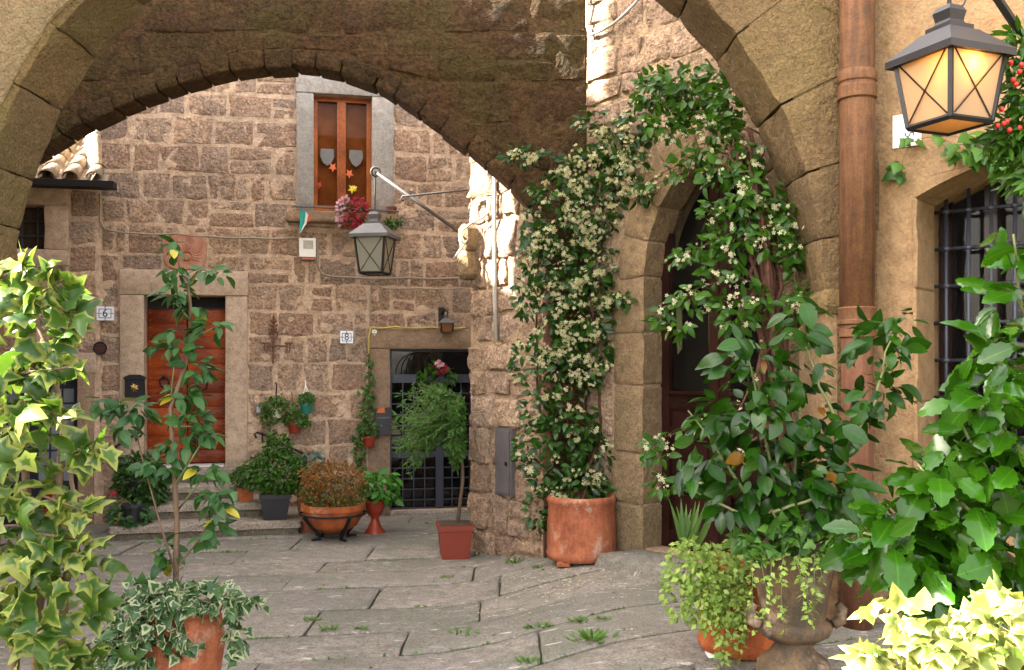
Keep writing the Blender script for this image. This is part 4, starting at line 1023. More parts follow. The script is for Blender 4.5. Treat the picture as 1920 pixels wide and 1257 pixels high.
M_urn = m_terra('weathered_urn', (.12, .075, .042), (.055, .042, .028))
M_soil = m_plain('soil', (.05, .032, .02), .95, bump=.6, scale=30)
M_green = m_plain('green_pot', (.02, .16, .11), .4, var=.2)

# ------------------------------------------------------------------ potted jasmine on the bridge pier
c = Vector((.625, 8.62, gz(.625, 0)))
jas = empty('potted_jasmine', c, 'tall jasmine in cream flower climbing from a big cylindrical terracotta pot', 'potted plant')
mb = MB(); mb.lathe(c, [(.0, .045), (.30, .045), (.312, .06), (.318, .10), (.308, .115), (.312, .2), (.305, .42), (.298, .53), (.305, .545), (.31, .575), (.296, .60), (.28, .605), (.27, .59), (.265, .52), (0, .52)], 40, .02); o = mb.build('pot', M_terra, jas); autosmooth(o, 50)
for a in (.9, 2.2, 4.0, 5.4):
    p = c + Vector((math.cos(a) * .26, math.sin(a) * .26, 0)); fr_ = Frame(p.x, p.y, 1, 0); fstone('pot_foot', fr_, -.055, .055, p.z, p.z + .05, -.05, .05, M_terra, jas, nx=4, ny=4, e=.01, amp=.002)
mb = MB(); mb.lathe(c, [(0, .53), (.27, .53)], 20); mb.build('soil', M_soil, jas)
paths = [[(1085, 950, 8.7), (1080, 880, 8.85), (1060, 760, 8.9), (1050, 620, 8.9), (1040, 480, 8.88), (1060, 380, 8.86)],
         [(1092, 950, 8.7), (1105, 860, 8.85), (1100, 720, 8.87), (1120, 580, 8.87), (1110, 450, 8.85), (1130, 330, 8.8), (1175, 270, 8.5), (1230, 230, 8.2)],
         [(1078, 950, 8.7), (1050, 850, 8.88), (1010, 760, 8.9), (1005, 620, 8.9), (1010, 470, 8.9), (1000, 330, 8.85)],
         [(1090, 950, 8.6), (1120, 830, 8.8), (1125, 690, 8.82), (1095, 560, 8.85), (1140, 420, 8.8), (1160, 300, 8.6)]]
for q in paths:
    p3 = [at(*k) for k in q]; dense = []
    for a, b in zip(p3, p3[1:]): dense += wig(a, b, 4, .04)[:-1]
    stem(jas, dense + [p3[-1]], .014, .006, M_redbark)
LF = Leaves(); FLW = Leaves()
for px, py, rx, ry, n in [(1085, 915, 60, 35, 90), (1030, 880, 40, 50, 60), (1110, 860, 35, 60, 80), (1060, 800, 60, 50, 95), (1010, 770, 35, 40, 45), (1060, 700, 60, 50, 90), (1100, 660, 45, 60, 80), (1035, 640, 40, 45, 60), (1090, 590, 60, 50, 110), (1150, 570, 25, 15, 18), (1050, 540, 55, 45, 85), (1010, 480, 30, 55, 60), (1110, 500, 45, 50, 95), (1060, 440, 55, 40, 85), (1115, 400, 55, 45, 110), (1040, 360, 50, 30, 55), (985, 292, 35, 15, 25), (1100, 320, 60, 40, 100), (1150, 280, 45, 40, 80), (1120, 230, 40, 30, 35), (1165, 340, 30, 45, 50), (1000, 430, 25, 40, 30), (1005, 960, 15, 40, 25), (1130, 960, 18, 28, 25), (1185, 300, 30, 40, 60), (1195, 230, 30, 35, 55), (1205, 360, 20, 20, 22), (965, 290, 20, 10, 14), (1165, 560, 18, 10, 12), (985, 560, 22, 40, 35), (980, 680, 20, 40, 28), (985, 840, 18, 40, 28)]:
    LF.blob(px, py, rx * 1.08, ry, int(n * 1.7), 8.72 - .45 * max(0, (px - 1140) / 70), .16, .08, up=.35, face=.6, shell=.35)
    nf = n * 1.7 if 250 < py < 720 else n * .8
    if py < 940: FLW.clusters(px, py, rx, ry, int(nf * .13), 8.58 - .45 * max(0, (px - 1140) / 70), .06, .042)
foliage(LF, T_OV, L_jas, jas, 0, 'leaf', 'foliage'); foliage(FLW, T_FL, L_jasf, jas, 0, 'flower', 'flowers')

# ------------------------------------------------------------------ second climber by the pointed door
q0 = at(1470, 700, 7.05); base = Vector((q0.x + .12, q0.y, .2))
vine = empty('climbing_vine', base, 'bushy flowering climber with fibrous red-brown trunk arching over the pointed door', 'climbing plant')
tr = [base, at(1462, 800, 7.0), at(1448, 640, 7.0), at(1440, 540, 7.02), at(1432, 450, 7.05), at(1418, 370, 7.1), at(1408, 310, 7.15), at(1380, 250, 7.2)]
for k in range(30):
    o_ = Vector(rng.normal(size=3)) * .05; pp = []
    for a, b in zip(tr, tr[1:]): pp += [v + o_ * rng.uniform(.5, 1.5) for v in wig(a, b, 3, .03)[:-1]]
    stem(vine, pp, .022, .009, M_redbark, 'trunk_strand')
brs = [[(1408, 310, 7.15), (1340, 230, 7.4), (1260, 180, 7.6), (1200, 180, 7.8)], [(1425, 380, 7.0), (1360, 310, 7.2), (1290, 320, 7.4), (1220, 350, 7.6)], [(1440, 540, 6.98), (1380, 520, 7.0), (1310, 540, 7.1), (1240, 580, 7.25)], [(1440, 470, 7.0), (1370, 440, 7.1), (1300, 470, 7.2), (1250, 500, 7.3)], [(1440, 330, 7.0), (1470, 420, 6.95), (1500, 520, 6.9)], [(1400, 300, 7.2), (1330, 280, 7.3), (1230, 330, 7.6)], [(1450, 640, 6.95), (1380, 780, 6.8), (1300, 800, 6.9), (1220, 830, 7.0)], [(1420, 820, 6.7), (1320, 900, 6.7), (1230, 910, 6.8)]]
LF = Leaves(); FLW = Leaves()
for b in brs:
    p3 = [at(*k) for k in b]; stem(vine, p3, .009, .003, M_redbark, 'branch'); LF.along(p3, 34, .075, .05); FLW.along(p3, 26, .034, .08, up=.1, face=.9)
for px, py, rx, ry, n, d in [(1230, 170, 45, 35, 110, 7.8), (1300, 180, 45, 35, 95, 7.5), (1250, 235, 40, 30, 70, 7.6), (1340, 160, 22, 45, 60, 7.4), (1345, 240, 40, 30, 70, 7.3), (1400, 300, 25, 35, 50, 7.1), (1350, 330, 40, 25, 45, 7.15), (1300, 290, 40, 15, 30, 7.3), (1390, 390, 40, 30, 60, 7.0), (1380, 450, 45, 30, 55, 7.0), (1470, 400, 25, 40, 50, 6.95), (1490, 470, 25, 35, 45, 6.9), (1340, 400, 25, 20, 25, 7.1), (1500, 570, 25, 50, 55, 6.85), (1380, 590, 40, 35, 50, 6.95), (1300, 560, 40, 25, 35, 7.1), (1240, 590, 20, 15, 20, 7.2), (1290, 480, 25, 15, 20, 7.2), (1270, 610, 25, 14, 18, 7.1), (1235, 850, 25, 15, 14, 6.9), (1225, 830, 15, 12, 10, 6.9), (1245, 910, 30, 14, 20, 6.8), (1290, 900, 28, 20, 22, 6.7), (1360, 200, 25, 40, 55, 7.2), (1270, 150, 50, 25, 70, 7.6), (1410, 360, 22, 40, 40, 6.95), (1440, 450, 25, 30, 30, 6.88), (1350, 500, 35, 20, 30, 7.0), (1425, 560, 20, 30, 25, 6.88)]:
    LF.blob(px, py, rx, ry, int(n * 1.2), d, .14, .085, up=.4, face=.5, shell=.3)
    if py > 200: FLW.clusters(px, py, rx * 1.1, ry * 1.15, max(2, int(n * .11)), d - .1, .06, .036, (3, 8), .045)
foliage(LF, T_OV, L_mid, vine, 0, 'leaf', 'foliage'); foliage(FLW, T_FL, L_wht, vine, 0, 'flower', 'flowers')

# ------------------------------------------------------------------ urn with broad-leaved shrub and ivy
cu = Vector((at(1487, 1100, 5.25).x, 5.25, .2))
urn = empty('planted_urn', cu, 'footed stone urn with lobed bowl holding a broad-leaved glossy shrub and trailing ivy', 'planted urn')
def zpx(y_, d): return CAMZ + (HOR - y_) / F * d - cu.z
mb = MB(); prof = [(0, .0), (.235, .0), (.235, .04), (.20, .05)]
for py, rp in [(1238, 62), (1222, 42), (1208, 33), (1200, 34), (1196, 48), (1185, 64), (1170, 70), (1162, 66), (1158, 58), (1120, 64), (1080, 71), (1050, 77), (1040, 84), (1034, 88), (1028, 84), (1030, 74), (1050, 68)]:
    prof.append((rp / F * 5.25, zpx(py, 5.25)))
prof.append((0, zpx(1050, 5.25))); V0 = len(mb.V); mb.lathe(cu, prof, 48)
for i, v in enumerate(mb.V):                                            # gadroons on the bowl, flutes on the foot
    k = i // 48; a = math.atan2(v.y - cu.y, v.x - cu.x); rr = math.hypot(v.x - cu.x, v.y - cu.y)
    f = 1.0
    if 8 <= k <= 11: f = 1 + .05 * abs(math.sin(a * 8))
    if 4 <= k <= 6: f = 1 + .05 * math.cos(a * 24)
    if k in (16, 17): f = 1 + .035 * math.cos(a * 12)
    v.x = cu.x + (v.x - cu.x) * f; v.y = cu.y + (v.y - cu.y) * f
o = mb.build('urn', M_urn, urn); autosmooth(o, 60)
for s_ in (-1, 1):
    p = cu + Vector((s_ * .2, -.06, zpx(1165, 5.25))); mb = MB(); mb.tube([p, p + Vector((s_ * .04, 0, .02)), p + Vector((s_ * .05, 0, .08)), p + Vector((s_ * .025, 0, .11))], [.03, .034, .028, .02], 8); mb.build('handle', M_urn, urn, True)
root = cu + Vector((0, 0, zpx(1045, 5.25)))
brs = [[root, at(1450, 900, 5.2), at(1420, 760, 5.2), at(1400, 660, 5.2)], [root, at(1400, 930, 5.15), at(1330, 820, 5.2), at(1290, 770, 5.2)], [root, at(1530, 920, 5.2), at(1590, 830, 5.15), at(1640, 760, 5.15), at(1660, 660, 5.15), at(1690, 600, 5.2)], [root, at(1490, 880, 5.25), at(1500, 760, 5.3), at(1480, 680, 5.3)], [root, at(1450, 960, 5.0), at(1540, 930, 5.0), at(1580, 900, 5.0)], [root, at(1380, 960, 5.05), at(1300, 920, 5.1)], [at(1590, 830, 5.15), at(1560, 770, 5.2), at(1530, 700, 5.2), at(1500, 620, 5.25)]]
LF = Leaves()
for b in brs:
    pts = []
    for a, c_ in zip(b, b[1:]): pts += wig(a, c_, 3, .02)[:-1]
    stem(urn, pts + [b[-1]], .013, .004, M_gstem, 'branch')
for px, py, rx, ry, n in [(1400, 700, 70, 60, 42), (1385, 780, 80, 50, 42), (1440, 800, 70, 60, 60), (1325, 825, 45, 40, 16), (1415, 880, 90, 52, 56), (1500, 870, 60, 60, 55), (1560, 900, 45, 60, 45), (1480, 940, 90, 45, 60), (1360, 930, 50, 36, 26), (1510, 690, 40, 60, 26), (1500, 600, 22, 50, 16), (1650, 640, 40, 50, 34), (1690, 610, 25, 30, 12), (1650, 730, 45, 40, 32), (1600, 780, 40, 35, 22), (1540, 800, 45, 45, 28), (1300, 870, 30, 30, 8), (1410, 660, 35, 35, 14), (1560, 950, 40, 40, 25)]:
    LF.blob(px, py, rx, ry, int(n * 1.05), 5.2, .26, .112, sv=.45, up=.45, face=.45, droop=.45, shell=.45, rnd=.6)
foliage(LF, T_OVW, L_dark, urn, 300, 'leaf', 'foliage', 'urn')
LF = Leaves(); TR = Leaves()
for px, py, rx, ry, n in [(1440, 1010, 70, 28, 90), (1520, 1010, 70, 30, 90), (1590, 1010, 50, 35, 60), (1590, 1060, 40, 25, 40), (1470, 980, 60, 22, 60), (1640, 1075, 25, 15, 18), (1400, 1025, 30, 25, 40)]: LF.blob(px, py, rx, ry, n, 5.1, .2, .065, up=.6, face=.5)
foliage(LF, T_IVY3, L_ivy, urn, 0, 'ivy_leaf', 'trailing_ivy')
for px, y1 in ((1415, 1190), (1432, 1165), (1450, 1130), (1470, 1190), (1500, 1150), (1512, 1175), (1530, 1180), (1540, 1120)):
    p3 = [at(px, 1035, 5.0), at(px - 4, 1060, 4.9), at(px + rng.uniform(-8, 8), (1060 + y1) / 2, 4.92), at(px + rng.uniform(-14, 10), y1, 4.95)]
    stem(urn, p3, .002, .0015, M_gstem, 'tendril', 4); TR.along(p3, int((y1 - 1035) / 4), .034, .01, side=1.2, droop=0)
foliage(TR, T_SM, L_light, urn, 0, 'leaf', 'tendril_leaves')

# ------------------------------------------------------------------ cylindrical pot beside the urn
cp = Vector((at(1395, 1200, 5.85).x, 5.85, .2))
pot = empty('trailing_pot', cp, 'orange terracotta cylinder pot left of the urn, half hidden by pale trailing plants', 'potted plant')
mb = MB(); mb.lathe(cp, [(0, .03), (.26, .03), (.275, .05), (.278, .09), (.268, .10), (.272, .3), (.265, .48), (.275, .50), (.275, .54), (.255, .555), (.24, .54), (.23, .48), (0, .48)], 40, .01); autosmooth(mb.build('pot', M_terra2, pot), 50)
for a in (3.6, 5.3, 1.5):
    p = cp + Vector((math.cos(a) * .22, math.sin(a) * .22, 0)); fr_ = Frame(p.x, p.y, 1, 0); fstone('pot_foot', fr_, -.05, .05, p.z - .01, p.z + .035, -.05, .05, M_white, pot, nx=4, ny=4, e=.012, amp=.002)
LF = Leaves()
for px, py, rx, ry, n in [(1290, 1055, 45, 45, 230), (1340, 1080, 50, 60, 300), (1270, 1110, 25, 50, 140), (1310, 1120, 30, 60, 190), (1370, 1120, 35, 50, 190), (1350, 1050, 60, 35, 200), (1400, 1060, 40, 30, 110)]: LF.blob(px, py, rx, ry, n, 5.55, .16, .042, up=.6, face=.5, droop=.5)
for px, y1 in ((1345, 1230), (1360, 1257), (1372, 1245), (1385, 1215), (1352, 1200), (1395, 1200), (1330, 1185)):
    p3 = [at(px, 1080, 5.42), at(px - 4, 1140, 5.4), at(px + rng.uniform(-6, 10), y1, 5.45)]; stem(pot, p3, .002, .0015, M_gstem, 'tendril', 4); LF.along(p3, 60, .036, .02, side=1.2, droop=0)
foliage(LF, T_SM, L_light, pot, 0, 'leaf', 'foliage')
LF = Leaves()
for i in range(20):
    b = at(1285 + rng.uniform(-15, 20), 1035, 5.75); LF.add(b, Vector((rng.uniform(-.5, .5), rng.uniform(-.4, .2), 1)), Vector((rng.uniform(-.4, .4), -1, .2)), rng.uniform(.2, .34))
foliage(LF, [leaf_ovate(5, .10, .1, .3, 0, .35)], L_straw, pot, 20, 'blade', 'blades', 'iris')

# ------------------------------------------------------------------ potted rose at lower left
cr = Vector((at(345, 1190, 5.0).x, 5.0, 0))
rose = empty('potted_rose', cr, 'tall thin rose stem in a round terracotta pot spilling cream-edged ivy, lower left', 'potted plant')
prof = []
for py, rp in [(1390, 45), (1340, 50), (1300, 58), (1257, 68), (1210, 75), (1170, 72), (1150, 66), (1146, 70), (1140, 70), (1140, 60), (1160, 56)]: prof.append((rp / F * 5, CAMZ + (HOR - py) / F * 5))
prof = [(0, .0)] + [(r_, max(0, z)) for r_, z in prof] + [(0, prof[-1][1])]
mb = MB(); mb.lathe(cr, prof, 40, .015); autosmooth(mb.build('pot', M_terra, rose), 50)
main = [(330, 1150), (330, 1060), (332, 980), (328, 903), (323, 827), (320, 766), (336, 720), (356, 659), (358, 613), (356, 562), (351, 532)]
P3 = [at(x, y_, 5.0 + .03 * math.sin(i)) for i, (x, y_) in enumerate(main)]; stem(rose, P3, .016, .008, M_bark, 'stem', 7)
subs = [[(351, 532), (341, 515), (335, 495), (325, 465)], [(351, 532), (369, 511), (385, 500), (410, 512)], [(331, 960), (370, 910), (395, 880)], [(335, 1060), (375, 1010), (400, 960), (412, 920)], [(330, 1080), (300, 980), (272, 880), (255, 810), (240, 770)], [(320, 766), (323, 720), (326, 690)], [(356, 600), (330, 570)], [(350, 680), (395, 690)], [(325, 800), (370, 800)], [(328, 880), (290, 880)], [(331, 905), (385, 820)], [(356, 640), (400, 615)]]
LF = Leaves()
for b in subs:
    p3 = [at(x, y_, 5.0 + rng.uniform(-.06, .06)) for x, y_ in b]; stem(rose, p3, .006, .003, M_bark if len(b) > 3 else M_gstem, 'twig', 5)
for px, py, rx, ry, n in [(325, 465, 10, 14, 6), (385, 508, 14, 8, 5), (412, 514, 12, 8, 5), (330, 510, 16, 12, 8), (330, 545, 18, 16, 14), (360, 580, 14, 12, 8), (395, 612, 22, 14, 12), (335, 625, 18, 10, 8), (335, 655, 18, 10, 10), (370, 690, 22, 16, 13), (300, 650, 20, 8, 4), (340, 735, 22, 14, 13), (360, 745, 18, 10, 8), (355, 790, 30, 20, 20), (385, 815, 18, 12, 9), (335, 830, 25, 12, 10), (290, 872, 32, 16, 17), (390, 882, 26, 12, 11), (320, 870, 20, 15, 8), (405, 930, 28, 18, 15), (410, 955, 20, 12, 8), (405, 985, 18, 12, 8), (250, 770, 28, 18, 20), (200, 758, 28, 14, 13), (230, 800, 14, 10, 6), (385, 1010, 10, 10, 5), (310, 1040, 20, 25, 14)]:
    LF.blob(px, py, rx, ry, int(n * 1.7), 5.0, .1, .078, up=.7, face=.35, droop=.3, shell=.3, rnd=.5)
foliage(LF, T_OV, L_rose, rose, 300, 'leaf', 'foliage', 'rose')
LF = Leaves()
for px, py, rx, ry, n in [(330, 1120, 80, 28, 120), (270, 1130, 60, 40, 120), (240, 1180, 45, 50, 110), (270, 1210, 40, 40, 80), (400, 1120, 50, 25, 70), (430, 1140, 25, 30, 30), (230, 1230, 35, 30, 50), (310, 1160, 40, 30, 45), (440, 1200, 14, 30, 16)]: LF.blob(px, py, rx, ry, n, 4.86, .2, .062, up=.5, face=.6, droop=.5)
for pl in ([(310, 1150), (295, 1190), (320, 1235)], [(330, 1160), (335, 1200), (330, 1240)], [(420, 1120), (470, 1130), (500, 1130)], [(430, 1130), (435, 1200), (440, 1240)], [(320, 1190), (350, 1210), (385, 1205)]):
    p3 = [at(x, y_, 4.76) for x, y_ in pl]; stem(rose, p3, .003, .002, M_gstem, 'tendril', 4); LF.along(p3, 18, .06, .02)
foliage(LF, T_IVY3, L_varw, rose, 300, 'ivy_leaf', 'trailing_ivy', 'varw')

# ------------------------------------------------------------------ tall variegated ivy at the left edge
ci = Vector((at(20, 1200, 2.6).x, 2.6, 0))
ivy = empty('variegated_ivy', ci, 'large yellow-green variegated ivy climbing at the left edge, sunlit on top', 'ivy')
for q in ([(60, 1700), (70, 1150), (105, 950), (120, 800), (90, 650), (30, 520)], [(-20, 1700), (30, 1200), (60, 1000), (40, 820), (60, 690), (100, 590)], [(110, 1700), (120, 1100), (150, 1000), (130, 880)]):
    pts = [at(x, y_, 2.75) for x, y_ in q]; pts[0].z = 0; stem(ivy, pts, .018, .006, M_bark, 'stem')
LF = Leaves()
for px, py, rx, ry, n in [(10, 490, 40, 30, 22), (0, 560, 60, 50, 40), (70, 560, 60, 40, 40), (110, 590, 40, 28, 22), (40, 650, 80, 50, 75), (100, 660, 50, 30, 30), (20, 730, 70, 40, 45), (80, 760, 60, 40, 40), (30, 830, 70, 50, 60), (110, 830, 60, 40, 45), (165, 845, 40, 16, 13), (50, 920, 70, 45, 60), (110, 930, 45, 40, 34), (40, 1000, 80, 45, 60), (120, 1020, 60, 40, 45), (160, 1060, 40, 35, 28), (60, 1080, 90, 45, 60), (20, 1150, 60, 50, 45), (90, 1160, 70, 45, 45), (150, 1130, 40, 40, 26), (60, 1230, 110, 40, 65), (180, 1230, 70, 35, 36), (-30, 850, 50, 350, 60)]:
    LF.blob(px - 18, py + 12, rx * .82, ry * .8, int(n * .35), 2.62, .2, .068, sv=.5, up=.55, face=.5, droop=.4, shell=.3, rnd=.95)
for pl in ([(0, 520), (50, 500), (90, 500)], [(60, 560), (110, 530), (125, 525)], [(100, 640), (140, 610)], [(130, 850), (200, 840)], [(100, 580), (150, 585)], [(40, 700), (120, 690), (150, 680)], [(60, 1000), (150, 1010), (190, 1030)], [(80, 930), (160, 960)], [(60, 770), (130, 780), (150, 760)]): LF.along([at(x, y_, 2.55) for x, y_ in pl], 11, .06, .02); stem(ivy, [at(x, y_, 2.56) for x, y_ in pl], .004, .002, M_bark, 'shoot', 5)
foliage(LF, T_IVY, L_var, ivy, 300, 'leaf', 'foliage', 'var')

# ------------------------------------------------------------------ serrated shrub at the right edge
ch_ = Vector((2.15, 3.5, .2))
hol = empty('serrated_shrub', ch_, 'big shrub with large shiny serrated leaves at the right edge', 'shrub')
LF = Leaves()
hb = [[(1960, 1300), (1900, 1050), (1820, 960), (1740, 900), (1720, 870)], [(1960, 1300), (1850, 1080), (1740, 1020), (1620, 1000)], [(1980, 1200), (1910, 900), (1860, 800), (1820, 740)], [(1990, 1000), (1940, 700), (1910, 560), (1900, 440)], [(1960, 1250), (1860, 1120), (1780, 1100), (1700, 1090)], [(1980, 1100), (1900, 960), (1850, 880), (1800, 790)]]
for b in hb:
    pts = []
    p3 = [at(x, y_, 3.4 + rng.uniform(-.1, .1)) for x, y_ in b]
    for a, c_ in zip(p3, p3[1:]): pts += wig(a, c_, 3, .02)[:-1]
    stem(hol, pts + [p3[-1]], .012, .004, M_gstem, 'branch'); LF.along(pts[2:] + [p3[-1]], 16, .135, .03)
for px, py, rx, ry, n in [(1900, 450, 25, 45, 9), (1905, 550, 30, 40, 11), (1860, 660, 40, 40, 14), (1900, 720, 40, 50, 18), (1830, 760, 45, 35, 15), (1880, 820, 50, 45, 24), (1840, 880, 50, 40, 20), (1740, 890, 45, 35, 14), (1790, 950, 60, 45, 30), (1890, 950, 50, 50, 28), (1690, 960, 45, 35, 17), (1650, 1010, 40, 30, 15), (1740, 1030, 60, 40, 28), (1830, 1040, 60, 50, 32), (1900, 1060, 40, 50, 22), (1720, 1090, 50, 35, 20), (1800, 1110, 60, 35, 24), (1690, 1040, 40, 30, 12), (1940, 700, 20, 300, 40)]:
    LF.blob(px, py, rx, ry, int(n * 1.15), 3.4, .22, .13, sv=.45, up=.55, face=.4, droop=.3, shell=.4, rnd=.5)
foliage(LF, T_SER, L_holly, hol, 300, 'leaf', 'foliage', 'hol')

# ------------------------------------------------------------------ sunlit ivy in the lower right corner
cv = Vector((1.25, 2.35, .4))
iv2 = empty('sunlit_ivy', cv, 'variegated ivy blazing in the sun, leaves coloured paler for it, in the lower right corner', 'ivy')
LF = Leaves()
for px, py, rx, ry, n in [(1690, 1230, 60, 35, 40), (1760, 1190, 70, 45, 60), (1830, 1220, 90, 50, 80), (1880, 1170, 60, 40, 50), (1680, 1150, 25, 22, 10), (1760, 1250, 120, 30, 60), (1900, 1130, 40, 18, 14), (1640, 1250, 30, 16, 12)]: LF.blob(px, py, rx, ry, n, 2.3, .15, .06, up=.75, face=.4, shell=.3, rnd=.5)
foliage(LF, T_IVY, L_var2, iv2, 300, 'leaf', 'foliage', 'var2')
mb = MB(); mb.lathe(cv - Vector((0, 0, .4)), [(0, 0), (.16, 0), (.24, .72), (.26, .74), (.22, .74), (0, .7)], 24); autosmooth(mb.build('pot', M_terra, iv2), 50)
for k in range(5):
    e_ = at(1700 + 50 * k, 1220, 2.3); stem(iv2, wig(cv + Vector((0, 0, .28)), e_, 4, .03), .004, .002, M_bark, 'stem', 5)

# ------------------------------------------------------------------ berried shrub beside the lantern, and ivy on the wall
cb = at(1960, 400, 4.9); 
ber = empty('berried_shrub', (cb.x, cb.y, cb.z - .5), 'feathery green shrub with red berries at the upper right edge behind the lantern', 'shrub')
LF = Leaves(); 
stem(ber, [at(1990, 420, 4.95), at(1950, 300, 4.9), at(1930, 150, 4.9), at(1920, 70, 4.9)], .02, .006, M_bark)
for px, py, rx, ry, n in [(1905, 90, 20, 40, 110), (1925, 160, 30, 60, 200), (1910, 250, 40, 50, 220), (1925, 320, 30, 40, 120), (1885, 260, 25, 30, 70), (1960, 200, 40, 150, 250)]: LF.blob(px, py, rx, ry, n, 4.9, .14, .09, up=.5, face=.3, shell=.3)
foliage(LF, T_LAN, L_mid, ber, 0, 'leaf', 'foliage')
for px, py in ((1900, 150), (1912, 135), (1905, 158), (1878, 205), (1882, 232), (1870, 236), (1888, 228), (1912, 240), (1893, 244), (1916, 122), (1895, 118)):
    mb = MB(); p = at(px, py, 4.76); mb.lathe(p, [(.002, -.014), (.01, -.01), (.014, 0), (.01, .01), (.002, .014)], 8); mb.build('berry', L_berry, ber, True)
wi = empty('wall_ivy', RC.pt(1850, 320, .02), 'thin ivy sprays trailing over the ochre wall above the barred window', 'ivy')
LF = Leaves()
for pl in ([(1900, 270, .1), (1840, 280, .08), (1790, 255, .08), (1740, 258, .06), (1710, 262, .05), (1693, 300, .04), (1688, 335, .04)], [(1900, 280, .1), (1850, 300, .08), (1800, 315, .05), (1745, 330, .04)], [(1900, 290, .1), (1880, 320, .08), (1890, 335, .07)], [(1840, 275, .08), (1790, 270, .06), (1785, 285, .06)]):
    p3 = [RC.pt(*k) for k in pl]; stem(wi, p3, .004, .002, M_bark, 'stem', 5)
for px, py, rx, ry, n in [(1690, 320, 12, 22, 6), (1860, 285, 35, 22, 22), (1890, 310, 25, 25, 18), (1790, 278, 12, 14, 6), (1820, 290, 15, 12, 6), (1760, 255, 10, 8, 3), (1712, 262, 10, 6, 3), (1830, 255, 30, 12, 10)]:
    dd = RC.pt(px, py, .07).y; LF.blob(px, py, rx, ry, n, dd, .05, .1, up=.2, face=.9, droop=.7, shell=.3, rnd=.4)
foliage(LF, T_IVY3, L_ivy, wi, 300, 'leaf', 'foliage', 'wi')

# ================================================================== lanterns
def m_frost(name, col):
    m, t, b, out = nodes(name)
    b.inputs['Base Color'].default_value = (*col, 1); b.inputs['Roughness'].default_value = .35
    tr = N(t, 'ShaderNodeBsdfTranslucent'); tr.inputs[0].default_value = (*col, 1); mx = N(t, 'ShaderNodeMixShader'); mx.inputs[0].default_value = .55
    t.links.new(b.outputs[0], mx.inputs[1]); t.links.new(tr.outputs[0], mx.inputs[2]); t.links.new(mx.outputs[0], out.inputs[0]); return m
M_frost = m_frost('frosted_cream_glass', (.46, .33, .20)); M_frost2 = m_frost('frosted_pale_glass', (.40, .37, .29))
M_lampgrey = m_plain('weathered_lamp_metal', (.10, .095, .10), .5, .3, bump=.15); M_lampdark = m_plain('dark_lamp_metal', (.010, .009, .011), .5, .2, bump=.15)

def lantern(root, c, s_top, s_bot, H, roof_s, rot, glass, roofmat, lit=False):
    """c: centre of the body's top. square body tapering down"""
    def cr4(a, z): return [c + Vector((math.cos(rot) * x - math.sin(rot) * y_, math.sin(rot) * x + math.cos(rot) * y_, z)) for x, y_ in ((-a, -a), (a, -a), (a, a), (-a, a))]
    t_, b_ = cr4(s_top / 2, 0), cr4(s_bot / 2, -H)
    for i in range(4):
        mb = MB(); mb.tube([t_[i], b_[i]], .016 * s_top / .38, 4); mb.build('corner_bar', M_lampdark, root)
        j = (i + 1) % 4
        mb = MB(); q = [t_[i], t_[j], b_[j], b_[i]]; ctr = sum(q, Vector()) / 4; q = [p.lerp(ctr, .02) for p in q]; inn = [p + (c - Vector((0, 0, H / 2)) - ctr).normalized() * .006 for p in q]
        mb.add(q + inn, [(3, 2, 1, 0), (4, 5, 6, 7), (0, 1, 5, 4), (1, 2, 6, 5), (2, 3, 7, 6), (3, 0, 4, 7)]); p_ = mb.build('pane', glass, root)
        outw = (ctr - (c - Vector((0, 0, H / 2)))); outw.z = 0; outw.normalize()
        for k, (a, d) in enumerate(((t_[i], b_[j]), (t_[j], b_[i]))):
            off = outw * (.004 + .005 * k); mb = MB(); mb.tube([a.lerp(d, .05) + off, a.lerp(d, .95) + off], .0042, 5); mb.build('cross_wire', M_lampdark, p_)
        mb = MB(); mb.tube([b_[i], b_[j]], .017 * s_top / .38, 4); mb.build('bottom_bar', M_lampdark, root)
    mb = MB(); e_ = cr4(roof_s / 2, .0); e2 = cr4(roof_s / 2, -.035); e3 = cr4(s_top / 2 * .95, -.03)
    mb.add(e_ + e2, [(0, 1, 5, 4), (1, 2, 6, 5), (2, 3, 7, 6), (3, 0, 4, 7)]); r1 = cr4(roof_s * .22, roof_s * .27); mb.add(e_ + r1, [(0, 1, 5, 4), (1, 2, 6, 5), (2, 3, 7, 6), (3, 0, 4, 7), (4, 5, 6, 7)])
    mb.add(e2 + e3, [(1, 0, 4, 5), (2, 1, 5, 6), (3, 2, 6, 7), (0, 3, 7, 4)]); mb.build('roof', roofmat, root)
    z = roof_s * .27; k = roof_s / .46
    mb = MB(); mb.frustum(c, .085 * k, .085 * k, z + .0, z + .03 * k, rot); mb.frustum(c, .06 * k, .05 * k, z + .03 * k, z + .06 * k, rot); mb.frustum(c, .05 * k, .06 * k, z + .06 * k, z + .11 * k, rot); mb.frustum(c, .06 * k, .045 * k, z + .11 * k, z + .14 * k, rot); mb.build('cap', roofmat, root)
    q = cr4(s_bot / 2 * .92, -H - .004); q2 = cr4(s_bot / 2 * .92, -H + .004); mb = MB(); mb.add(q + q2, [(3, 2, 1, 0), (4, 5, 6, 7), (0, 1, 5, 4), (1, 2, 6, 5), (2, 3, 7, 6), (3, 0, 4, 7)]); mb.build('bottom_pane', glass, root)
    return c + Vector((0, 0, z + .14 * k))

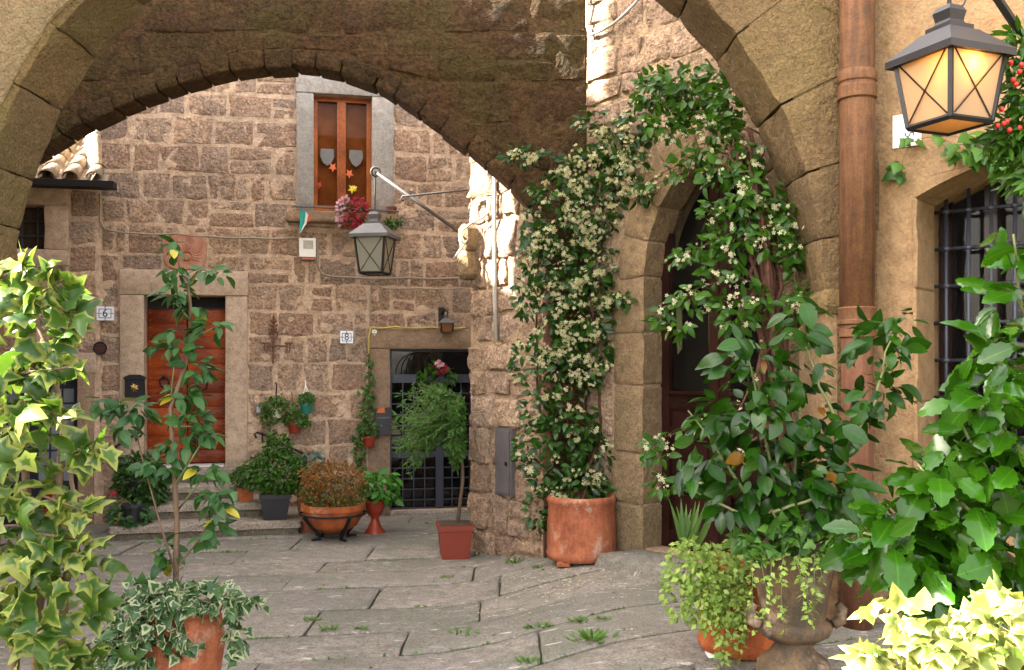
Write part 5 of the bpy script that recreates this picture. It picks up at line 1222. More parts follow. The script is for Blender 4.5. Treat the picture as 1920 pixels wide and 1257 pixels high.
cl = at(1780, 105, 4.8)
lamp = empty('street_lantern', cl, 'lit black lantern with cream glass and crossed wires glowing at the upper right', 'lantern')
top = lantern(lamp, cl, .355, .27, .345, .425, R(22), M_frost, M_lampdark)
bp_ = cl + Vector((.0, -.09, -.08)); mb = MB(); mb.lathe(bp_, [(.002, -.04), (.024, -.025), (.03, 0), (.022, .03), (.012, .05), (.012, .09)], 12)
mb.build('bulb', m_plain('glowing_bulb', (1, .8, .5), .4, emit=(1.0, .62, .18), estr=9), lamp, True)
ld = bpy.data.lights.new('lantern_light', 'POINT'); ld.energy = 1.5; ld.color = (1.0, .66, .25); ld.shadow_soft_size = .035
lo_ = bpy.data.objects.new('lantern_light', ld); COL.objects.link(lo_); lo_.location = bp_ + Vector((.02, -.03, 0)); setpar(lo_, lamp)
mb = MB(); mb.tube([top, top + Vector((0, 0, .45))], .012, 6); mb.build('hanging_rod', M_lampdark, lamp)
wl = Vector((3.9, 5.28, top.z + .1))
mb = MB(); mb.tube([top + Vector((0, 0, .45)), Vector((3.98, 5.26, top.z + .45))], .02, 8); mb.build('bracket_arm', M_lampdark, lamp)
mb = MB(); mb.tube([at(1868, -6, 4.88), at(1925, 80, 5.0), Vector((3.95, 5.25, 2.75))], .022, 6); mb.build('bracket_strut', M_lampdark, lamp)
mb = MB(); p0 = top + Vector((.0, 0, -.02)); mb.tube([p0, p0 + Vector((.07, 0, .03)), p0 + Vector((.12, 0, .14)), p0 + Vector((.15, 0, .4))], .005, 5); mb.build('cable', M_lampdark, lamp)

c2 = at(703, 442, 10.15)
lamp2 = empty('street_lantern', c2, 'unlit grey lantern hanging below the far window from a slanted wall bracket', 'lantern')
top2 = lantern(lamp2, c2, .335, .25, .40, .43, R(-12), M_frost2, M_lampgrey)
M_brk = m_plain('dull_bracket_iron', (.05, .045, .045), .6, .2)
tip = at(704, 322, 10.15)
mb = MB(); mb.tube([top2, tip], .008, 6); mb.build('hanging_rod', M_brk, lamp2)
fx = RA.pt(876, 446, .02)
mb = MB(); mb.tube([tip + Vector((.02, 0, -.02)), fx], .018, 8); ring = [tip + Vector((.045 * math.cos(a), 0, .045 * math.sin(a))) for a in np.linspace(0, 2 * math.pi, 13)]; mb.tube(ring, .013, 6, False); mb.build('bracket_arm', M_brk, lamp2, True)
st = [at(757, 377, 10.1), at(752, 374, 10.1), at(755, 368, 10.1), at(765, 368, 10.1), at(820, 362, 10.05), RA.pt(876, 357, .01)]
mb = MB(); mb.tube(st, .01, 6); mb.build('stay_rod', M_brk, lamp2, True)
M_pale = m_plain('pale_painted_iron', (.42, .38, .33), .6)
sb = empty('scroll_bracket', RA.pt(890, 440, .02), 'pale wrought iron scrolls fixed to the corner of the alley house', 'bracket')
for nm, q in (('scroll', [(864, 440, .2), (862, 452, .22), (870, 458, .2), (876, 450, .14), (880, 440, .05)]), ('prong', [(850, 487, .3), (862, 470, .26), (874, 452, .15), (880, 432, .05)]), ('rod', [(868, 432, .2), (885, 418, .12), (905, 408, .08), (919, 396, .03)]), ('arm', [(880, 392, .12), (882, 384, .1), (900, 378, .05), (921, 370, .02)])):
    mb = MB(); mb.tube([RA.pt(*k) for k in q], .012, 6); mb.build(nm, M_pale, sb, True)

cs = BW.pt(836, 601, .2)
wl2 = empty('wall_lantern', BW.pt(826, 595, .05), 'small square rust-brown lantern with scalloped cap on the gate lintel', 'lantern')
mb = MB(); p = BW.rect(822, 577, 833, 611, .05); mb.box(BW, *p, .052, .08); mb.build('back_plate', M_lampdark, wl2)
mb = MB(); mb.tube([BW.pt(828, 590, .08), BW.pt(834, 582, .14), BW.pt(840, 586, .2), BW.pt(837, 596, .2)], .012, 6); mb.build('arm', M_lampdark, wl2, True)
mb = MB(); p = BW.P(*BW.uv(837, 612, .2), .2); mb.frustum(p, .075, .082, -.075, .04, T12); mb.build('body', m_plain('rust_brown_glass', (.16, .06, .02), .3, scale=20), wl2)
mb = MB(); mb.frustum(p, .1, .04, .041, .1, T12); mb.frustum(p, .03, .03, .1, .125, T12); mb.build('cap', M_lampgrey, wl2)
for sx in (-1, 1):
    mb = MB(); q = p + BW.N * .078 + BW.U * (.07 * sx); mb.tube([q - BW.Z * .075, q + BW.Z * .04 + BW.U * .008 * sx], .01, 4); mb.build('corner_bar', M_lampdark, wl2)

# ================================================================== pipes and cables
def pipe_thing(name, label, pts, r, mat, cat='pipe'):
    mb = MB(); mb.tube(pts, r, 14); return tag(mb.build(name, mat, None, True), label, cat)
dp = empty('downpipe', Vector((2.28, 6.36, .2)), 'thick rusty brown downpipe with moulded collars on the near arch pier', 'downpipe')
cx_ = at(1607, 500, 6.36).x
def dz(y_): return CAMZ + (HOR - y_) / F * 6.36
mb = MB(); mb.lathe(Vector((cx_, 6.36, 0)), [(.112, dz(592)), (.112, dz(200)), (.110, dz(-60)), (.10, 5.0)], 24, .015); mb.build('shaft', M_rust, dp, True)
mb = MB(); mb.lathe(Vector((cx_, 6.36, 0)), [(.100, .2), (.102, 1.0), (.100, dz(620))], 24, .02); mb.build('shaft', m_streak('rusty_pipe_lower', [(.05, .035, .03), (.11, .045, .025), (.15, .065, .035), (.12, .09, .075)], .75), dp, True)
mb = MB(); mb.lathe(Vector((cx_, 6.36, 0)), [(.112, dz(190)), (.128, dz(187)), (.130, dz(166)), (.120, dz(163)), (.118, dz(158)), (.128, dz(155)), (.130, dz(143)), (.12, dz(136)), (.112, dz(134))], 24, .02); autosmooth(mb.build('collar', M_rust, dp))
mb = MB(); mb.lathe(Vector((cx_, 6.36, 0)), [(.10, dz(634)), (.118, dz(632)), (.118, dz(619)), (.108, dz(617)), (.108, dz(611)), (.128, dz(608)), (.128, dz(602)), (.12, dz(600)), (.124, dz(583)), (.13, dz(579)), (.112, dz(576))], 24, .01); autosmooth(mb.build('collar', M_rust, dp))
pipe_thing('conduit', 'slim pale conduit running down the rough alley house corner', [RA.pt(927, 290, .06), RA.pt(927, 440, .06), RA.pt(928, 560, .055), RA.pt(930, 640, .05)], .022, M_pale)
pipe_thing('drainpipe', 'rust-red drainpipe behind the climbing jasmine', [A2.P(.33, 3.3, .075), A2.P(.34, 2.2, .075), A2.P(.345, 1.2, .075), A2.P(.345, .2, .075)], .045, M_redrust)
M_cable = m_plain('old_cable', (.30, .25, .18), .8); M_cabley = m_plain('yellowed_cable', (.42, .32, .08), .7)
def cable(label, pts, r, mat, fr=BW, w_=.045):
    P3 = []
    for (a, b) in zip(pts, pts[1:]):
        for i in range(5):
            t_ = i / 5; x = a[0] + (b[0] - a[0]) * t_; y_ = a[1] + (b[1] - a[1]) * t_ + 2.0 * math.sin(math.pi * t_) * (abs(b[0] - a[0]) > 40); P3.append(fr.pt(x, y_, w_))
    P3.append(fr.pt(*pts[-1], w_)); mb = MB(); mb.tube(P3, r, 6); return tag(mb.build('cable', mat, None, True), label, 'cable')
cable('thin cable sagging across the far house above the red door', [(188, 362), (188, 415), (196, 430), (260, 438), (330, 438), (390, 443), (470, 446), (560, 446)], .011, M_cable)
cable('cable dropping from the alarm box and running below the far lantern', [(588, 447), (594, 452), (596, 500), (604, 514), (650, 520), (760, 521), (872, 521)], .012, M_cable)
cable('faint cable just above the gate lantern', [(696, 527), (715, 540), (780, 541), (872, 540)], .007, M_cable)
cable('thin vertical cable above the left end of the gate lintel', [(697, 524), (694, 560), (694, 612)], .007, M_cable)
cable('yellow cable along the top of the gate lintel', [(691, 665), (692, 630), (696, 614), (740, 613), (810, 614), (872, 615)], .014, M_cabley, w_=.065)
cable('pale cable bent across the top of the alley house above the jasmine', [(1101, -12), (1101, 50), (1106, 66), (1150, 45), (1192, 5), (1205, -14)], .014, M_pale, RB, .05)

# ================================================================== signs and fittings on the far house
def text_mesh(body, size, fr, u, v, w_, mat, parent, name, rot=0.0, bold=0.0):
    cu_ = bpy.data.curves.new('t', 'FONT'); cu_.body = body; cu_.size = size; cu_.align_x = 'CENTER'; cu_.align_y = 'CENTER'; cu_.extrude = .0015; cu_.offset = bold
    to = bpy.data.objects.new('t', cu_); me = bpy.data.meshes.new_from_object(to); bpy.data.objects.remove(to)
    me.name = name; me.materials.clear(); me.materials.append(mat); o = bpy.data.objects.new(name, me); COL.objects.link(o)
    o.parent = parent; o.matrix_parent_inverse = Matrix.Translation(-ROOTLOC[parent]); o.matrix_basis = fr.mat(u, v, w_) @ Matrix.Rotation(rot, 4, 'Z'); return o
def number_tile(px0, py0, px1, py1, ch, label, fr=BW, w_=.03):
    u0, u1, v0, v1 = fr.rect(px0, py0, px1, py1, w_ + .012); o = empty('house_number', fr.P((u0 + u1) / 2, v0, w_), label, 'number tile')
    mb = MB(); mb.box(fr, u0, u1, v0, v1, w_ - .03, w_ + .012); mb.build('tile', M_tile, o)
    um_, vm_ = (u0 + u1) / 2, (v0 + v1) / 2; iu, iv = (u1 - u0) * .13, (v1 - v0) * .16; e_ = .004; W1 = w_ + .0135
    for a, b, c, d in ((u0 + iu, u1 - iu, v0 + iv, v0 + iv + 2 * e_), (u0 + iu, u1 - iu, v1 - iv - 2 * e_, v1 - iv), (u0 + iu, u0 + iu + 2 * e_, v0 + iv + 2 * e_, v1 - iv - 2 * e_), (u1 - iu - 2 * e_, u1 - iu, v0 + iv + 2 * e_, v1 - iv - 2 * e_), (um_ - e_, um_ + e_, v0, v0 + iv), (um_ - e_, um_ + e_, v1 - iv, v1), (u0, u0 + iu, vm_ - e_, vm_ + e_), (u1 - iu, u1, vm_ - e_, vm_ + e_)):
        mb = MB(); mb.box(fr, a, b, c, d, w_ + .010, W1); mb.build('border_line', M_ink, o)
    text_mesh(ch, (v1 - v0) * .78, fr, um_, vm_, W1, M_ink, o, 'numeral', bold=.001)
    for s in (-1, 1):
        p = fr.P(um_ + s * (u1 - u0) * .24, vm_, W1); mb = MB(); mb.add([p + fr.U * .008, p + fr.Z * .008, p - fr.U * .008, p - fr.Z * .008], [(0, 1, 2, 3)]); mb.build('dot', M_ink, o)
number_tile(181, 575, 213, 601, '6', 'white tile with blue numeral 6 left of the red door', w_=.06)
number_tile(638, 621, 662, 644, '8', 'white tile with numeral 8 left of the gate')
u_, v_ = BW.uv(702, 626, .055); pn = empty('painted_number', BW.P(u_, v_, .05), 'white figure 8 on the gate lintel corner', 'number'); text_mesh('8', .13, BW, u_, v_, .056, M_white, pn, 'numeral', bold=.006)
mb_ = empty('letter_box', BW.pt(252, 740, .06), 'small black letter box with brass crest left of the red door', 'letter box')
u0, u1, v0, v1 = BW.rect(235, 712, 271, 745, .1); mb = MB(); mb.box(BW, u0, u1, v0, v1, .056, .13); mb.build('case', M_iron, mb_)
mb = MB(); mb.prism(BW, [(u0 - .015, v1 + .002), (u1 + .015, v1 + .002), (u1 + .01, v1 + .03), ((u0 + u1) / 2 + .06, v1 + .06), ((u0 + u1) / 2 - .06, v1 + .06), (u0 - .01, v1 + .03)], .056, .15); mb.build('lid', M_iron, mb_)
mb = MB(); p = BW.P((u0 + u1) / 2, (v0 + v1) / 2 + .01, .132); pts = [p + BW.U * (.05 * math.cos(k * math.pi / 8) * (1 if k % 2 else .55)) + BW.Z * (.06 * math.sin(k * math.pi / 8) * (1 if k % 2 else .55)) for k in range(16)]; mb.add([p + BW.N * .015] + pts, [(0, i + 1, (i + 1) % 16 + 1) for i in range(16)]); mb.build('crest', m_plain('brass', (.55, .38, .12), .3, .9), mb_)
mb2 = empty('letter_box', BW.pt(718, 812, .06), 'open black letter box with orange leaflet beside the gate', 'letter box')
u0, u1, v0, v1 = BW.rect(703, 774, 733, 815, .1); mb = MB(); mb.box(BW, u0, u1, v0, v1, .05, .16); mb.build('case', M_blackplas, mb2)
mb = MB(); mb.prism(BW, [(u0, v1 + .003), (u1, v1 + .003), (u1 + .01, v1 + .07), (u0 - .01, v1 + .05)], .05, .07); mb.build('lid', M_blackplas, mb2)
mb = MB(); mb.prism(BW, [(u0 + .01, v1 - .02), (u0 + .13, v1 - .01), (u0 + .12, v1 + .065), (u0 + .04, v1 + .05)], .1, .106); mb.build('leaflet', m_plain('orange_paper', (.62, .13, .02), .6), mb2)
mb = MB(); mb.box(BW, u0 + .02, u1 - .02, v1 - .07, v1 - .055, .155, .164); mb.build('slot', M_lampgrey, mb2)

pl = empty('terracotta_plaque', BW.P((plq[0] + plq[1]) / 2, plq[2], .0), 'rounded terracotta plaque with a radiating sun relief above the red door', 'plaque')
uc, vc, a_, b_ = (plq[0] + plq[1]) / 2, (plq[2] + plq[3]) / 2, (plq[1] - plq[0]) / 2, (plq[3] - plq[2]) / 2
pol = []
for k in range(32):
    t_ = 2 * math.pi * k / 32; cxx, sxx = math.cos(t_), math.sin(t_); pol.append((uc + a_ * (abs(cxx) ** .55) * (1 if cxx > 0 else -1) * (1 - .06 * (sxx < 0)), vc + b_ * (abs(sxx) ** .55) * (1 if sxx > 0 else -1)))
M_plq = m_terra('pink_terracotta', (.42, .20, .13), (.33, .13, .08))
mb = MB(); mb.prism(BW, pol, -.03, .05); autosmooth(mb.build('slab', M_plq, pl))
for k in range(15):
    t_ = math.pi * (k / 14) * 1.16 - .25; mb = MB(); p0 = BW.P(uc + .02 + math.cos(t_) * .07, vc - .07 + math.sin(t_) * .07, .052); p1 = BW.P(uc + .02 + math.cos(t_) * .17, vc - .07 + math.sin(t_) * .17, .052); mb.tube([p0, p1], [.014, .005], 5); mb.build('ray', M_plq, pl)
mb = MB(); mb.tube([BW.P(uc + .02, vc - .07, .045), BW.P(uc + .02, vc - .07, .07)], [.06, .035], 14); mb.build('sun_face', M_plq, pl)

vt = empty('round_vent', BW.pt(190, 653, .03), 'round rusty vent grille on the wall left of the red door', 'vent')
p = AX.pt(188, 653, .03); mb = MB(); mb.tube([p - BW.N * .03, p + BW.N * .012], .075, 20); mb.build('plate', M_redrust, vt)
mb = MB(); mb.tube([p + BW.N * .012 + (BW.U * math.cos(a) + BW.Z * math.sin(a)) * .072 for a in np.linspace(0, 2 * math.pi, 21)], .009, 6, False); mb.build('rim', M_iron, vt)
for k in range(-3, 4): mb = MB(); l_ = math.sqrt(.068 ** 2 - (k * .018) ** 2); mb.tube([p + BW.N * .016 + BW.U * -l_ + BW.Z * k * .018, p + BW.N * .016 + BW.U * l_ + BW.Z * k * .018], .004, 4); mb.build('louvre', M_iron, vt)

al = empty('alarm_box', BW.pt(576, 487, .03), 'white alarm box with red base on the wall below the far window', 'alarm box')
u0, u1, v0, v1 = BW.rect(561, 447, 592, 482, .1); mb = MB(); mb.box(BW, u0, u1, v0, v1, .03, .12); mb.build('case', M_white, al)
mb = MB(); mb.box(BW, u0 + .05, u1 - .03, v0 + .1, v1 - .03, .119, .124); mb.build('panel', m_plain('beige_panel', (.42, .38, .30), .6), al)
mb = MB(); mb.box(BW, u0 + .03, u1 - .01, v0 - .035, v0 - .001, .04, .11); mb.build('light', m_plain('red_lens', (.35, .03, .02), .3), al)
pe = empty('pennant', BW.pt(562, 440, .2), 'small green, white and red pennant hanging under the far window', 'flag')
for nm, q, c_ in (('green_field', [(561, 440), (563, 392), (573, 397), (571, 418)], (.02, .28, .24)), ('white_field', [(561.2, 440), (571, 418), (573, 397), (578, 403), (574, 420)], (.72, .72, .68)), ('red_field', [(574, 420), (578, 403), (585, 410)], (.5, .08, .05))):
    q3 = [BW.pt(x, y_, .215 + .01 * math.sin(x)) for x, y_ in q]; n = len(q3); mb = MB(); mb.add(q3 + [p - BW.N * .004 for p in q3], [tuple(range(n)), tuple(range(2 * n - 1, n - 1, -1))] + [(i, n + i, n + (i + 1) % n, (i + 1) % n) for i in range(n)]); mb.build(nm, m_plain(nm, c_, .8), pe)
rl = empty('window_rail', BW.pt(600, 388, .2), 'thin iron flower rail across the far window sill', 'rail')
mb = MB(); mb.tube([BW.pt(548, 387, .22), BW.pt(600, 389, .22), BW.pt(655, 391, .22), BW.pt(700, 394, .22), BW.pt(748, 397, .22)], .013, 6); mb.build('bar', M_lampgrey, rl)
for px in (556, 742): mb = MB(); mb.tube([BW.pt(px, 389, .22), BW.pt(px, 389, .04)], .01, 6); mb.build('fixing', M_lampgrey, rl)

orn = empty('iron_wall_ornament', BW.pt(513, 680, .03), 'tall rusty wrought iron candle holder with scrolls on the wall right of the red door', 'wall ornament')
mb = MB(); mb.tube([BW.pt(513, 588, .07), BW.pt(513, 595, .07), BW.pt(513, 610, .07), BW.pt(512, 682, .07)], [.002, .014, .013, .011], 6); mb.build('rod', M_redrust, orn)
for y_, s in ((602, 5), (610, 8), (617, 6)): mb = MB(); mb.tube([BW.pt(513 - s, y_, .07), BW.pt(513, y_ + 2, .09), BW.pt(513 + s, y_, .07)], .012, 6); mb.build('finial', M_redrust, orn)
for s in (-1, 1):
    mb = MB(); mb.tube([BW.pt(513 + s * 8 * math.sin(t_), 632 - 9 * t_ / 3 + 3 * math.cos(t_ * 1.5), .075) for t_ in np.linspace(0, 4, 10)], .009, 6); mb.build('scroll', M_redrust, orn)
    ex = 513 + s * (28 if s > 0 else 14)
    mb = MB(); mb.tube([BW.pt(513, 651, .08), BW.pt(513 + s * 7, 648, .1), BW.pt(ex, 650, .12)], .01, 6); mb.build('arm', M_redrust, orn)
    mb = MB(); mb.tube([BW.pt(ex - 7, 643, .12), BW.pt(ex - 6, 644, .12), BW.pt(ex + 6, 644, .12), BW.pt(ex + 7, 643, .12)], .011, 6); mb.build('drip_pan', M_redrust, orn)
    mb = MB(); mb.tube([BW.pt(ex - 3, 645, .12), BW.pt(ex - 3, 658, .12), BW.pt(ex + 1, 661, .12), BW.pt(ex + 3, 655, .12), BW.pt(ex + 3, 645, .12)], .008, 6); mb.build('cup', M_redrust, orn)
for nm, q, lab in (('handrail', [(262, 820), (266, 815), (262, 811), (255, 814), (235, 826), (205, 846), (190, 856)], 'twisted iron handrail curling beside the red door, left side'), ('handrail', [(481, 822), (477, 815), (482, 811), (492, 815), (515, 825), (545, 840), (572, 853)], 'twisted iron handrail above the black flower pot, right side')):
    pts = [BW.pt(x, y_, .14) for x, y_ in q]; o = empty(nm, pts[-1], lab, 'handrail'); mb = MB(); mb.tube(pts, .013, 6); mb.build('rail', M_iron, o)
    mb = MB(); k = 3; mb.tube([pts[k] - BW.Z * .0, pts[k] - BW.Z * .06, BW.pt(q[k][0], q[k][1] + 14, .02)], .011, 6); mb.build('fixing', M_iron, o)
    for j in range(10): 
        f = j / 9; a, b = pts[3].lerp(pts[-1], f), pts[3].lerp(pts[-1], min(1, f + .02)); mb = MB(); mb.tube([a, b], .018, 5); mb.build('twist', M_iron, o)

# meter cabinet and number plate
mc = empty('meter_cabinet', RA.pt(940, 930, .03), 'grey metal meter cabinet set into the alley house wall', 'cabinet')
a = RA.uv(927, 865, .07)[0]; b = RA.uv(957, 865, .07)[0]; vt_, vb = RA.uv(941, 803, .07)[1], RA.uv(941, 929, .07)[1]
M_cab = m_plain('grey_painted_metal', (.13, .115, .12), .5, .3, bump=.2)
mb = MB(); mb.box(RA, a, b, vb, vt_, -.02, .06); mb.build('case', M_cab, mc)
mb = MB(); mb.box(RA, a + .025, b - .025, vb + .025, vt_ - .025, .06, .072); mb.build('door', M_cab, mc)
mb = MB(); q = RA.P(a + (b - a) * .75, vb + (vt_ - vb) * .48, .072); mb.tube([q, q + RA.N * .012], .02, 10); mb.build('lock', M_lampdark, mc)
np_ = empty('number_plate', RC.pt(1700, 270, 0), 'white enamel plate with worn black figures behind the lit lantern', 'plate')
a, b = RC.uv(1674, 250, .01)[0], RC.uv(1727, 250, .01)[0]; vt_, vb = RC.uv(1674, 218, .01)[1], RC.uv(1674, 279, .01)[1]
mb = MB(); mb.box(RC, a, b, vb, vt_, -.01, .012); mb.build('plate', m_plain('white_enamel', (.66, .62, .56), .35, var=.08), np_)
text_mesh('I', .085, RC, a + (b - a) * .58, vb + (vt_ - vb) * .68, .0135, M_ink, np_, 'figure', rot=R(-80)); text_mesh('5', .085, RC, a + (b - a) * .58, vb + (vt_ - vb) * .36, .0135, M_ink, np_, 'figure', rot=R(-90))

# ================================================================== pots in the courtyard
def lathe_pot(o, c, prof, mat, seg=28, name='pot'): mb = MB(); mb.lathe(c, prof, seg); return autosmooth(mb.build(name, mat, o), 50)
def square_pot(o, c, top, bot, h, mat, rot=T12, rim=.02):
    mb = MB(); mb.frustum(c, bot, top * .94, 0, h * .84, rot); mb.frustum(c, top, top * 1.02, h * .841, h, rot); p = mb.build('pot', mat, o)
    mb = MB(); mb.frustum(c, top * .9, top * .9, h + .001, h + .006, rot); mb.build('soil', M_soil, o); return p

# bowl on an iron stand
d = 10.75; c = Vector((at(625, 980, d).x, d, 0)); k = d / F
bowl = empty('bowl_planter', c, 'wide terracotta bowl of rust-orange shrub on a black iron stand', 'planter')
zb = lambda y_: CAMZ + (HOR - y_) * k
lathe_pot(bowl, c, [(0, zb(996)), (25 * k, zb(996)), (44 * k, zb(985)), (54 * k, zb(968)), (57 * k, zb(956)), (60 * k, zb(955)), (60 * k, zb(944)), (54 * k, zb(944)), (52 * k, zb(952)), (0, zb(952))], M_terra2)
for a in (.6, 2.5, 3.9, 5.4):
    dv_ = Vector((math.cos(a), math.sin(a), 0)); mb = MB(); mb.tube([c + dv_ * (64 * k) + Vector((0, 0, zb(962))), c + dv_ * (52 * k) + Vector((0, 0, zb(978))), c + dv_ * (30 * k) + Vector((0, 0, zb(1000))), c + dv_ * (28 * k) + Vector((0, 0, zb(1008))), c + dv_ * (46 * k) + Vector((0, 0, .015))], .02, 6); mb.build('stand_leg', M_iron, bowl)
mb = MB(); mb.tube([c + Vector((62 * k * math.cos(a), 62 * k * math.sin(a), zb(962))) for a in np.linspace(0, 2 * math.pi, 25)], .012, 6, False); mb.build('stand_ring', M_iron, bowl)
LF = Leaves(); LG = Leaves()
for k2 in range(9): stem(bowl, wig(c + Vector((0, 0, zb(950))), at(625 + rng.uniform(-50, 50), rng.uniform(880, 930), d + rng.uniform(-.1, .1)), 4, .03), .006, .002, M_bark, 'stem', 5)
LF.blob(625, 905, 62, 42, 1500, d, .32, .034, shell=.6); LG.blob(625, 925, 68, 32, 900, d, .34, .034, shell=.6); LF.blob(600, 890, 40, 28, 400, d - .1, .2, .034)
foliage(LF, T_SM, L_orange, bowl, 0, 'leaf', 'orange_foliage'); foliage(LG, T_SM, L_olive, bowl, 0, 'leaf', 'green_foliage')

# pedestal pot
d = 11.1; c = Vector((at(703, 980, d).x, d, 0)); k = d / F
ped = empty('pedestal_pot', c, 'red goblet-shaped pot with broad soft green leaves by the gate jamb', 'planter')
zb = lambda y_: max(0.0, CAMZ + (HOR - y_) * k)
lathe_pot(ped, c, [(0, 0), (20 * k, 0), (20 * k, zb(998)), (13 * k, zb(990)), (7.5 * k, zb(975)), (8 * k, zb(969)), (14 * k, zb(962)), (19 * k, zb(950)), (20 * k, zb(943)), (22 * k, zb(942)), (22 * k, zb(938)), (18 * k, zb(938)), (0, zb(942))], M_redpot)
LF = Leaves(); LF.blob(715, 912, 36, 30, 170, d, .2, .105, up=.8, face=.3, droop=.5, shell=.6); LF.blob(735, 920, 20, 22, 25, d, .1, .11, up=.8, face=.3, droop=.5)
foliage(LF, T_OVW, L_big, ped, 120, 'leaf', 'foliage', 'ped')
stem(ped, [c + Vector((0, 0, zb(940))), at(712, 915, d), at(715, 895, d)], .01, .005, M_gstem)

# black pot on the lowest step
def onstep(px, w_, z): u = BW.uv(px, 950, w_)[0]; return BW.P(u, z, w_)
c = onstep(517, 1.05, .178)
bp = empty('black_planter', c, 'square black plastic planter with bushy dark green plant on the lowest step', 'planter'); square_pot(bp, c, .175, .125, .29, M_blackplas)
dd = c.y; LF = Leaves(); LF.blob(520, 885, 55, 45, 1100, dd, .28, .055, shell=.5); LF.blob(480, 890, 35, 30, 350, dd, .2, .05); LF.blob(520, 835, 25, 25, 220, dd, .12, .05); LF.blob(555, 890, 30, 35, 300, dd, .2, .05)
foliage(LF, T_OV, L_mid, bp, 0, 'leaf', 'foliage'); 
for k2 in range(5): stem(bp, wig(c + Vector((0, 0, .29)), at(500 + 12 * k2, 890, dd), 4, .02), .007, .003, M_bark, 'stem', 5)
c = onstep(461, .78, .353)
tp = empty('step_pot', c, 'small square terracotta pot with spindly green plant on the middle step', 'planter'); square_pot(tp, c, .09, .075, .16, M_terra2)
LF = Leaves(); LF.blob(455, 893, 20, 22, 130, c.y, .12, .05); foliage(LF, T_OV, L_mid, tp, 0, 'leaf', 'foliage'); stem(tp, [c + Vector((0, 0, .16)), at(457, 900, c.y)], .006, .003, M_bark, 'stem', 5)
c = onstep(439, .74, .353)
tp = empty('step_pot', c, 'tiny pale green pot beside the small square terracotta pot on the steps', 'planter'); square_pot(tp, c, .05, .042, .12, m_plain('pale_green_plastic', (.20, .34, .16), .5)); LF = Leaves(); LF.blob(438, 918, 9, 8, 30, c.y, .05, .035); foliage(LF, T_SM, L_mid, tp, 0, 'leaf', 'foliage')
# shrubs at the left of the steps
c = onstep(262, .78, .353)
sp_ = empty('dark_shrub_pot', c, 'dense dark green shrub in a black pot at the left of the steps', 'potted plant'); lathe_pot(sp_, c, [(0, 0), (.11, 0), (.15, .26), (.165, .26), (.165, .29), (.14, .29), (0, .27)], M_blackplas)
LF = Leaves(); LF.blob(265, 900, 50, 48, 1000, c.y, .26, .06, shell=.5); LF.blob(285, 925, 30, 25, 280, c.y, .2, .06); LF.blob(250, 870, 30, 25, 260, c.y, .15, .055)
foliage(LF, T_OV, L_jas, sp_, 0, 'leaf', 'foliage'); stem(sp_, [c + Vector((0, 0, .28)), at(265, 905, c.y)], .015, .006, M_bark)
c = onstep(250, 1.1, .178)
sp_ = empty('low_shrub_pot', c, 'low sprawling round-leaved plant in a black pot on the lowest step, left end', 'potted plant'); lathe_pot(sp_, c, [(0, 0), (.09, 0), (.12, .19), (.13, .19), (.13, .22), (.11, .22), (0, .2)], M_blackplas)
LF = Leaves(); LF.blob(245, 968, 38, 22, 160, c.y, .2, .075, up=.7); LF.blob(225, 955, 22, 14, 50, c.y, .12, .075, up=.7); foliage(LF, T_OV, L_rose, sp_, 0, 'leaf', 'foliage')
LF = Leaves(); LF.blob(216, 925, 5, 5, 7, c.y, .03, .06, face=1); foliage(LF, T_FL, L_redf, sp_, 0, 'flower', 'flowers'); stem(sp_, [c + Vector((0, 0, .2)), at(216, 926, c.y)], .004, .003, M_gstem, 'stem', 5)
# red flower pot at the left house door
c = AX.P(AX.uv(95, 985, .5)[0], 0, .5)
rp = empty('geranium_pot', c, 'terracotta pot with red geranium before the dark door at the far left', 'potted plant'); lathe_pot(rp, c, [(0, 0), (.1, 0), (.14, .26), (.155, .26), (.155, .30), (.13, .30), (0, .28)], M_redplas)
LF = Leaves(); LF.blob(100, 955, 25, 14, 70, c.y, .14, .07, up=.7); foliage(LF, T_IVY3, L_mid, rp, 0, 'leaf', 'foliage'); LF = Leaves(); LF.blob(103, 930, 13, 8, 60, c.y, .08, .05, face=.8); foliage(LF, T_FL, L_redf, rp, 0, 'flower', 'flowers'); stem(rp, [c + Vector((0, 0, .29)), at(103, 932, c.y)], .005, .004, M_gstem, 'stem', 5)

# red planter with feathery shrub at the alley corner
c = Vector((at(853, 1040, 9.78).x, 9.72, 0)); 
fp = empty('feathery_planter', c, 'tall feathery green shrub in a square red-brown planter at the alley corner', 'planter'); square_pot(fp, c, .175, .135, .35, M_redplas, R(8))
stem(fp, [c + Vector((.03, 0, .34)), at(868, 900, 9.75), at(866, 830, 9.8), at(855, 760, 9.85)], .02, .01, M_bark, 'trunk')
LF = Leaves()
for i in range(190):
    a = at(865 + rng.uniform(-12, 8), rng.uniform(740, 860), 9.8); th = rng.uniform(-3.6, .35); ln = rng.uniform(50, 100) if math.cos(th) < 0 else rng.uniform(15, 34)
    e = at(840 + ln * math.cos(th) * 1.0 - 8, 785 + ln * math.sin(th) * .95 + rng.uniform(-10, 95), 9.75 + rng.uniform(-.3, .3)); m_ = a.lerp(e, .5) + Vector((0, 0, .08)); pts = [a, m_, e]
    stem(fp, pts, .004, .0015, M_gstem, 'twig', 3); LF.along(pts, 34, .055, .015, side=.7, droop=.2)
foliage(LF, T_LAN, L_bamb, fp, 0, 'leaf', 'foliage')
wr = empty('gate_wreath', BW.pt(825, 710, -.05), 'leafy bouquet with pink flowers hung on the gate', 'bouquet')
